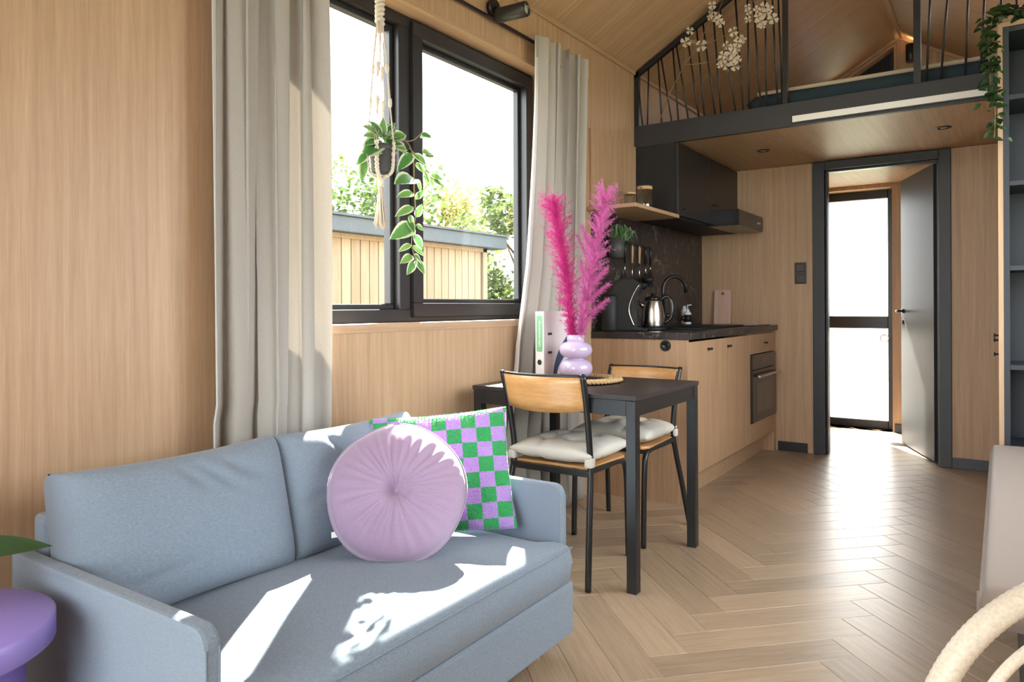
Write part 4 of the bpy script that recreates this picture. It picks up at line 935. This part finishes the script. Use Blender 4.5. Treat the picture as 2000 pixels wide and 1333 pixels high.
W_, D_, H_ = .052, .285, .318     # spine faces -y (local), cover runs along +x local
B().box(0, 0, 0, .0025, .0025, H_).box(0, 0, 0, W_, .003, H_, .0005).done('spine', 'binder_white', bi)
cv = B().box(W_-.003, .003, 0, W_, D_, H_, .0005).done('cover', 'binder_cover', bi); B().box(0, .003, 0, .003, D_, H_, .0005).done('cover', 'binder_cover', bi)
B().box(.006, .01, .004, W_-.006, D_-.01, H_-.012).done('paper_block', 'binder_white', bi)
lbp = B().prism([(.008, .135), (.012, .128), (.040, .128), (.044, .135), (.044, .292), (.040, .298), (.012, .298), (.008, .292)], 1, -.0012, .0).done('spine_label', 'binder_green', bi)
tcv = bpy.data.curves.new('txt', 'FONT'); tcv.body = 'informatiemap'; tcv.size = .021; tcv.extrude = .0002; tcv.align_x = 'CENTER'
to = bpy.data.objects.new('txt', tcv); C.objects.link(to); bpy.context.view_layer.update()
tme = bpy.data.meshes.new_from_object(to.evaluated_get(bpy.context.evaluated_depsgraph_get())); bpy.data.objects.remove(to); tme.materials.append(MATS['binder_white'])
to = link('lettering', tme, lbp); to.matrix_local = Matrix.Translation((.033, -.0016, .213)) @ Matrix.Rotation(PI/2, 4, 'X') @ Matrix.Rotation(PI/2, 4, 'Z')
B().lathe([(.011, 0), (.013, .001), (.009, .001), (.008, -.001), (0, -.001)], seg=24, mat=mtx((.026, -.0005, .078), (0, -1, 0))).done('finger_ring', 'anthracite', bi)
for z in (.118, .206): B().box(W_, .03, z, W_+.0012, .06, z+.011).done('slot', 'anthracite', cv)
B().prism([(.07+.16*t*t, .01+.23*t**1.0) for t in [i/10 for i in range(11)]]+[(.23, .24-.24*(i/8)**.6) if False else (.09+.16*(1-i/8), .005+.16*(1-i/8)**.6) for i in range(0, 9)], 0, W_, W_+.0008).done('printed_shape', 'navy', cv)

# ================================================================== chairs
def make_chair(label, loc, rz, top):
    t = thing('dining_chair', label, 'chair', loc, rz, group='chairs at the dining table')
    # local: front is +y, posts at the rear (-y)
    sr = .0128
    for s in (-1, 1):
        B().tube(smoothpath([(s*.223, -.235, .004), (s*.205, -.19, .20), (s*.183, -.135, .43), (s*.180, -.135, .52), (s*.184, -.165, .68), (s*.188, -.205, top)], 6), sr, 12).done('back_post', 'black_metal', t)
        B().tube(smoothpath([(s*.178, .222, .004), (s*.178, .215, .2), (s*.178, .205, .36), (s*.176, .185, .415), (s*.176, .13, .432), (s*.178, 0, .434), (s*.182, -.14, .437)], 6), sr, 12).done('leg', 'black_metal', t)
        B().lathe([(.0125, 0), (.0125, .008), (0, .012)], c=(s*.188, -.206, top-.004), seg=14).done('post_cap', 'black_metal', t)
    B().box(-.178, .17, .417, .178, .186, .434, .002).done('front_rail', 'black_metal', t)
    B().box(-.182, -.148, .415, .182, -.128, .44, .002).done('rear_rail', 'black_metal', t)
    def arcpt(s, z): return (s*.186, -.135-.03*(z-.52)/.16*(z < .68)-(.03+.04*(z-.68)/.14)*(z >= .68)-.045*(1-s*s), z)
    b = B(); h0, h1 = top-.14, top-.006
    def fn(u, v): return arcpt(-1+2*u, h0+(h1-h0)*v-.012*(1-v)*(1-(2*u-1)**2))
    b.grid(24, 4, fn); o = b.done('backrest', 'plywood', t, True); md = o.modifiers.new('t', 'SOLIDIFY'); md.thickness = .009; md.offset = 0
    B().tube([(lambda p: (p[0], p[1], p[2]))(arcpt(-1+2*k/24, top-.002)) for k in range(25)], .0055, 8).done('top_rail', 'black_metal', t)
    B().prism([(-.178, -.13), (.178, -.13), (.185, .17), (.16, .20), (-.16, .20), (-.185, .17)], 2, .4405, .452, bev=.003).done('seat', 'plywood', t)
    cu = thing('chair_cushion', label.replace('dining chair', 'chair').replace('curved plywood', 'plywood') and '', 'cushion', loc, rz)
    return t, cu
def chair_cushion(cu, label):
    tag(cu, label, 'cushion', 'seat cushions on the dining chairs')
    tf = [(-.32, -.3), (.32, -.3), (-.32, .32), (.32, .32)]
    def fn(u, v, sg, x, y, z):
        d = sum(math.exp(-((u-a)**2+(v-c)**2)/.035) for a, c in tf)
        r_ = sum(math.exp(-((u-a)**2)/.006)+math.exp(-((v-c)**2)/.006) for a, c in tf[:1])
        z *= 1-.66*min(1, d)-.22*min(1, r_)
        z += sg*.003*math.sin(17*u+5*v)*math.sin(13*v-4*u)*(1-u*u)*(1-v*v)
        return x, y, z
    B().pillow(.385, .38, .10, n=3.0, q=.45, pinch=.02, nu=44, nv=44, fn=fn, mat=Matrix.Translation((0, .03, .497))).done('pad', 'chair_cushion', cu)
    bt = B()
    for a, c in tf: bt.lathe([(0, 0), (.008, 0), (.006, .004), (0, .005)], c=(.19*a, .03+.185*c, .512), seg=12)
    bt.done('tuft_button', 'chair_cushion', cu)
    for s in (-1, 1):
        B().tube([(s*.182+.017*math.cos(a), -.138+.017*math.sin(a), .478) for a in [k*PI/6 for k in range(12)]], .004, 4, closed=True).box(s*.182-.018, -.157, .452, s*.182+.018, -.119, .492, .012, 2).done('tie', 'chair_cushion', cu)
ch1, cu1 = make_chair('near dining chair with curved plywood back seen from behind', (-1.53, 2.675, 0), 0, .822)
ch2, cu2 = make_chair('far dining chair facing the camera across the black table', (-1.515, 3.245, 0), PI, .782)
chair_cushion(cu1, 'cream tufted cushion tied to the near dining chair'); chair_cushion(cu2, 'cream tufted cushion tied to the far dining chair')

# ================================================================== sofa
sf = thing('sofa', 'small light blue grey sofa with thin arms below the window', 'sofa', (-1.5, 1.36, 0))
AY0, AY1, AF, AB, AZ = .730, 1.975, -1.135, -1.885, .535
def rounded(x0, x1, z0, z1, r_):
    return [(x0, z0), (x1, z0)]+[(x1-r_+r_*math.cos(a), z1-r_+r_*math.sin(a)) for a in [k*PI/2/6 for k in range(7)]]+[(x0, z1)]
for y0 in (AY0, AY1-.034):
    LP(B().prism(rounded(AB, AF, .075, AZ, .035), 1, y0, y0+.034, bev=.008), 'arm', 'sofa_fabric', sf)
    LP(B().tube([(AF-.001, y0+.004, z) for z in (.08, .3, AZ-.035)], .0028, 6).tube([(AF-.001, y0+.030, z) for z in (.08, .3, AZ-.035)], .0028, 6), 'piping', 'sofa_fabric', sf)
LP(B().box(AB-.004, AY0+.045, .075, AB+.06, AY1-.045, .612, .02, 3), 'back_panel', 'sofa_fabric', sf)
LP(B().box(AB+.06, AY0+.046, .075, -1.137, AY1-.046, .235, .01), 'frame', 'sofa_fabric', sf)
LP(B().box(-1.134, AY0+.002, .075, -1.105, AY1-.004, .238, .012, 3), 'front_panel', 'sofa_fabric', sf)
# seat cushion (T-shaped front edge)
def seat_fn(u, v, sg, x, y, z):
    if sg > 0: z += .020*(1-u*u)*(1-v*v)+.0025*math.sin(9*u+3*v)*math.sin(7*v-2)*(1-u**4)*(1-v**4)
    f = max(0, min(1, (x-.255)/.06)); f = f*f*(3-2*f); y *= (1.148+(.080*f))/1.148*(1-.028*max(0, (u-.9)/.1)**2)
    return x, y, z
sc2 = B().pillow(.735, 1.148, .128, n=18, q=.17, nu=48, nv=60, fn=seat_fn, mat=Matrix.Translation((-1.463, 1.3525, .300))).done('seat_cushion', 'sofa_fabric', sf); sc2.location = -Vector(sf.location)
o = B().tube([(-1.100, AY0+.02+1.2*k/20, .348) for k in range(21)], .003, 6).done('piping', 'sofa_fabric', sc2)
random.seed(5)
def bc_fn(k):
    def fn(u, v, sg, x, y, z):
        if sg > 0:
            wr = 0
            for a, c, l_, an in k: 
                du, dv = u-a, v-c; p_ = du*math.cos(an)+dv*math.sin(an); q_ = -du*math.sin(an)+dv*math.cos(an); wr += .012*math.exp(-(q_/.045)**2-(p_/l_)**2)
            z += .015*(1-u*u)*(1-v*v)-wr
        y += .012*(u*u-.5)*v
        return x, y, z
    return fn
for yc, wd, lean, k in ((1.060, .59, .25, [(.45, .62, .25, -.9), (.2, .6, .3, -.9), (.0, .62, .22, -1.0), (.6, .55, .2, -.8), (-.55, -.55, .4, .15)]), (1.635, .585, .27, [(-.7, -.1, .25, .1), (-.3, .6, .3, -1.0), (.3, .6, .25, -.9)])):
    n_ = Vector((1, 0, lean)); 
    o = B().pillow(wd, .362, .175, n=7, q=.3, pinch=0, nu=54, nv=36, fn=bc_fn(k), mat=mtx((-1.738, yc, .536), n_, (0, 0, 1))).done('back_cushion', 'sofa_fabric', sf); o.location = -Vector(sf.location)
    e = [] 
for x, y in ((-1.2, AY1-.09), (-1.2, AY0+.09), (-1.84, AY1-.09), (-1.84, AY0+.09)): LP(B().cyl((x, y, 0), (x, y, .0755), .019, 16, .023), 'leg', 'leg_wood', sf)
# checkered pillow
ck_ = thing('throw_pillow', 'square green and lilac checkered boucle pillow leaning on the right arm', 'pillow', (-1.43, 1.77, .38))
def ckf(u, v, sg, x, y, z):
    return x, y, z+sg*.004*math.sin(11*u)*math.sin(9*v)
o = B().pillow(.45, .39, .105, n=2.2, q=.5, pinch=.05, nu=48, nv=48, fn=ckf).done('cover', 'check_boucle', ck_)
Mck = mtx((-1.488, 1.795, .560), (.55, -.76, .34), (-.10, 0, 1)); o.matrix_local = Matrix.Translation(-Vector(ck_.location)) @ Mck
b = B(); me_ = o.data
pl_ = [p for p in me_.polygons]; wts = [p.area for p in pl_]
for p in random.choices(pl_, wts, k=15000):
    vv = [me_.vertices[i].co for i in p.vertices]; wv = [random.random() for _ in vv]; sw_ = sum(wv); q = sum((v*k for v, k in zip(vv, wv)), Vector())/sw_
    fuzz(b, q, p.normal+Vector((random.gauss(0, .6), random.gauss(0, .6), random.gauss(0, .6))), 0, random.uniform(.003, .0075), .0006)
fz = b.done('boucle_pile', 'check_boucle', ck_); fz.matrix_local = Matrix.Translation(-Vector(ck_.location)) @ Mck; fz['kind'] = 'stuff'
# round pillow
rp = thing('throw_pillow', 'round lilac velvet pillow with a buttoned centre on the sofa', 'pillow', (-1.43, 1.50, .375))
RP = .199
def rpf(sg):
    def fn(u, v):
        a = 2*PI*u; r_ = v; t = .072*(max(0, 1-r_**2.6))**.5
        t *= 1-.72*math.exp(-(r_/.16)**2)
        t += .0035*math.sin(34*a+3*math.sin(3*a))*math.sin(PI*min(1, r_*1.02))**1.2*(.3+r_)+.002*math.sin(13*a+1)*math.sin(PI*r_)
        rr_ = RP*r_*(1+.012*math.sin(5*a+.5)*r_*r_)
        return (rr_*math.cos(a), rr_*math.sin(a), sg*t)
    return fn
b = B().grid(200, 22, rpf(1), closed_u=True).grid(200, 22, rpf(-1), closed_u=True); bmesh.ops.remove_doubles(b.bm, verts=b.bm.verts, dist=.0008); bmesh.ops.recalc_face_normals(b.bm, faces=b.bm.faces)
Mrp = Matrix.Translation(-Vector(rp.location)) @ mtx((-1.458, 1.555, .553), (.56, -.71, .42))
o = b.done('cover', 'velvet_lilac', rp); o.matrix_local = Mrp
o = B().lathe([(0, .0), (.008, 0), (.006, .005), (0, .006)], c=(0, 0, .017), seg=14).done('button', 'velvet_lilac', rp); o.matrix_local = Mrp
o = B().tube([((RP*1.003)*math.cos(2*PI*i/90)*(1+.012*math.sin(10*PI*i/90+.5)), (RP*1.003)*math.sin(2*PI*i/90)*(1+.012*math.sin(10*PI*i/90+.5)), 0) for i in range(90)], .0035, 6, closed=True).done('piping', 'velvet_lilac', rp); o.matrix_local = Mrp
o = B().box(-RP*.93-.008, -.102, -.001, -RP*.93+.03, -.086, .001).done('care_tag', 'tag_white', rp); o.matrix_local = Mrp @ Matrix.Rotation(.12, 4, 'Z')

# ================================================================== lilac side table + plant
SX, SY, SZ, SR = -1.64, .50, .50, .20
stb = thing('side_table', 'round lilac metal side table beside the sofa arm', 'side table', (SX, SY, 0))
B().lathe([(0, SZ-.055), (SR-.01, SZ-.055), (SR, SZ-.048), (SR, SZ-.004), (SR-.004, SZ), (0, SZ)], seg=64).done('tabletop', 'lilac_metal', stb)
B().lathe([(.150, .02), (.150, SZ-.055), (.140, SZ-.055), (.14, .02)], seg=48).done('column', 'lilac_metal', stb)
B().lathe([(.19, 0), (.192, .004), (.192, .02), (.15, .022), (0, .022)], seg=48).done('base', 'lilac_metal', stb)
pp = thing('potted_plant', 'potted plant with long dark green leaf above the lilac table', 'plant', (-1.70, .44, SZ+.001))
B().lathe([(.05, 0), (.065, .11), (.06, .11), (.045, .01), (0, .01)], seg=28).done('pot', 'white_plastic', pp)
B().lathe([(.058, .095), (0, .1)], seg=18).done('soil', 'soil', pp)
plm = leaf_mesh('leaf', 'leaf_plant', .30, .3, .25, 8)
for d, s_, z in (((.30, .62, .55), .0, .1),):
    pass
for d, s_ in (((-.8, .2, 1.3), .26), ((-.5, -.7, 1.2), .25), ((.5, -.8, 1.0), .24), ((-.2, .3, 1.6), .26), ((-.9, -.3, .8), .23)):
    put_leaf('leaf', plm, pp, (0, 0, .09), d, (-d[0]*.3, -d[1]*.3, 1), s_)
lo = Vector(pp.location)
def pixd(u, v, dpt):
    A, Bq = u-1000, v-600.1; r_ = Vector((-math.sin(.5947), math.cos(.5947), 0))+Vector((math.cos(.5947), math.sin(.5947), 0))*A/1413.1-Vector((0, 0, 1))*Bq/1413.1
    return Vector((0, 0, 1.09))+r_*dpt
a1, a2 = pixd(-120, 1085, 1.32), pixd(92, 1084, 1.42)
put_leaf('leaf', plm, pp, a1-lo, a2-a1+Vector((0, 0, .045)), (.35, -.75, .65), (a2-a1).length*1.02)
B().tube(smoothpath([(0, 0, .09), (a1-lo)*.5+Vector((0, 0, .08)), a1-lo], 5), .003, 6).done('stem', 'stem_green', pp)

# ================================================================== hanging planter (macrame)
HX, HY = -1.885, 1.93
hp = thing('hanging_planter', 'cream macrame hanger holding a grey pot before the window', 'planter', (HX, HY, 1.575))
pz0 = 1.583
def HL(b, nm, mat, sm=False): o = b.done(nm, mat, hp, sm); o.location = -Vector(hp.location); return o
pr2 = .043
HL(B().lathe([(.030, pz0), (.033, pz0+.004), (.041, pz0+.085), (.044, pz0+.087), (.045, pz0+.102), (.040, pz0+.102), (.036, pz0+.08), (0, pz0+.08)], c=(HX, HY, 0), seg=32), 'pot', 'pot_grey')
HL(B().lathe([(.037, pz0+.085), (0, pz0+.09)], c=(HX, HY, 0), seg=16), 'soil', 'soil')
zc_ = ZW+SL*(HX-XL)
HL(B().tube([(HX, HY, zc_), (HX, HY, 2.32)], .004, 6).lathe([(.013, zc_-.012), (.013, zc_-.001)], c=(HX, HY, 0), seg=14), 'ceiling_hook', 'black_metal')
b = B()
for k in range(10):
    z0 = 2.13+k*.02; b.tube([(HX+.012*math.cos(a*PI/6+k), HY+.012*math.sin(a*PI/6+k), z0+.0017*a) for a in range(12)], .008, 6)
HL(b.tube([(HX, HY, 2.33), (HX, HY, 2.10)], .011, 8), 'wrapped_top', 'rope')
for k in range(4):
    a = k*PI/2+.5; e = Vector((math.cos(a), math.sin(a), 0)); sd_ = Vector((-e.y, e.x, 0)); b = B()
    for off_ in (-.004, .004, .0):
        b.tube(smoothpath([Vector((HX, HY, 2.14))+e*.01+sd_*off_, Vector((HX, HY, 1.98))+e*.026+sd_*off_*2, Vector((HX, HY, 1.955))+e*.028+sd_*off_*.6, Vector((HX, HY, 1.85))+e*.036+sd_*off_*2.2, Vector((HX, HY, 1.83))+e*.037+sd_*off_*.6, Vector((HX, HY, 1.69))+e*.05+sd_*off_*2], 5), .0017, 5)
    for zz, rr_ in ((1.967, .027), (1.84, .037)): b.lathe([(0, -.02), (.006, -.014), (.0075, 0), (.006, .014), (0, .02)], c=Vector((HX, HY, zz))+e*rr_, seg=10)
    n_ = 22; pth = [Vector((HX, HY, 1.695))+e*.05, Vector((HX, HY, 1.63))+e*.048, Vector((HX, HY, 1.59))+e*.043, Vector((HX, HY, 1.572))+e*.025, Vector((HX, HY, 1.56))]
    pp_ = smoothpath(pth, 9)
    for ph in (0, PI): b.tube([q+sd_*.005*math.sin(i*1.1+ph)+e*.003*math.cos(i*1.1+ph) for i, q in enumerate(pp_)], .0045, 6)
    HL(b, 'cord', 'rope')
HL(B().lathe([(0, 1.572), (.012, 1.568), (.013, 1.545), (.010, 1.535), (0, 1.53)], c=(HX, HY, 0), seg=14), 'knot', 'rope')
b = B()
for k in range(46):
    a = random.uniform(0, 6.28); r0 = random.uniform(0, .008); r1 = random.uniform(0, .026); zz = 1.385+random.uniform(-.008, .02)
    b.tube([(HX+r0*math.cos(a), HY+r0*math.sin(a), 1.545), (HX+r1*.6*math.cos(a), HY+r1*.6*math.sin(a), 1.46), (HX+r1*math.cos(a+.2), HY+r1*math.sin(a+.2), zz)], .0017, 4)
o = HL(b, 'tassel', 'rope'); o['kind'] = 'stuff'
# trailing plant in the pot
tp = thing('trailing_plant', 'variegated trailing vine hanging from the macrame pot over the mullion', 'plant', (HX, HY, pz0+.09)); t0 = Vector(tp.location)
def W(u, v, x=-1.87):
    A, Bq = u-1000, v-600.1; a = A*math.cos(.0045)-Bq*math.sin(.0045); b2 = A*math.sin(.0045)+Bq*math.cos(.0045)
    r_ = Vector((-math.sin(.5947), math.cos(.5947), 0))+Vector((math.cos(.5947), math.sin(.5947), 0))*a/1413.1-Vector((0, 0, 1))*b2/1413.1
    return Vector((0, 0, 1.09))+r_*(x/r_.x)
vl = leaf_mesh('leaf', 'leaf_variegated', .52, .22, .25, 6)
vines = [[(750, 285), (775, 262), (800, 285), (808, 320), (809, 370), (812, 420), (806, 450), (804, 480), (812, 510), (808, 520)], [(745, 280), (775, 275), (805, 275), (822, 262)], [(800, 290), (825, 318), (840, 345), (850, 350)], [(735, 285), (715, 300), (705, 330), (708, 340)]]
b = B()
for v_ in vines: b.tube(smoothpath([W(*q)-t0 for q in v_], 6), .0022, 5)
b.done('vine_stem', 'stem', tp)
# (base u,v) -> (tip u,v) read off the photograph
lv = [(806, 300, 782, 328), (810, 350, 782, 352), (808, 378, 781, 382), (808, 405, 776, 420), (806, 440, 774, 464), (804, 478, 780, 490), (806, 500, 788, 512), (808, 512, 800, 534), (812, 508, 828, 530), (808, 498, 828, 515), (806, 480, 826, 497), (808, 458, 826, 486), (812, 440, 830, 450), (812, 425, 826, 400), (812, 390, 828, 372), (812, 350, 826, 375), (808, 300, 830, 318), (812, 318, 828, 336),
      (820, 268, 838, 264), (822, 262, 845, 268), (826, 300, 852, 296), (830, 305, 850, 304), (826, 335, 842, 338), (840, 326, 862, 332), (840, 342, 866, 350), (846, 350, 864, 362), (838, 345, 848, 364), (830, 335, 836, 362), (800, 420, 806, 440), (798, 430, 808, 450), (806, 445, 808, 462),
      (745, 275, 716, 300), (745, 272, 722, 245), (745, 270, 735, 240), (748, 270, 760, 238), (750, 275, 778, 262), (752, 280, 795, 275), (750, 285, 780, 296), (745, 285, 725, 300), (742, 270, 718, 262), (748, 268, 748, 232), (750, 276, 772, 248), (744, 280, 752, 305), (755, 285, 768, 310), (752, 275, 790, 262), (760, 280, 800, 292), (740, 275, 714, 280), (747, 265, 728, 238), (752, 268, 770, 240), (765, 270, 798, 262), (770, 285, 796, 300), (712, 310, 706, 350), (716, 300, 700, 320)]
for i, (a, c, d, e) in enumerate(lv):
    p = W(a, c, -1.87+random.uniform(-.02, .02)); q = W(d, e, -1.86+random.uniform(-.02, .025)); L = (q-p).length
    put_leaf('leaf', vl, tp, p-t0, q-p+Vector((0, 0, .1*L)), (.75+random.gauss(0, .25), -.55+random.gauss(0, .25), .45), L*1.05)
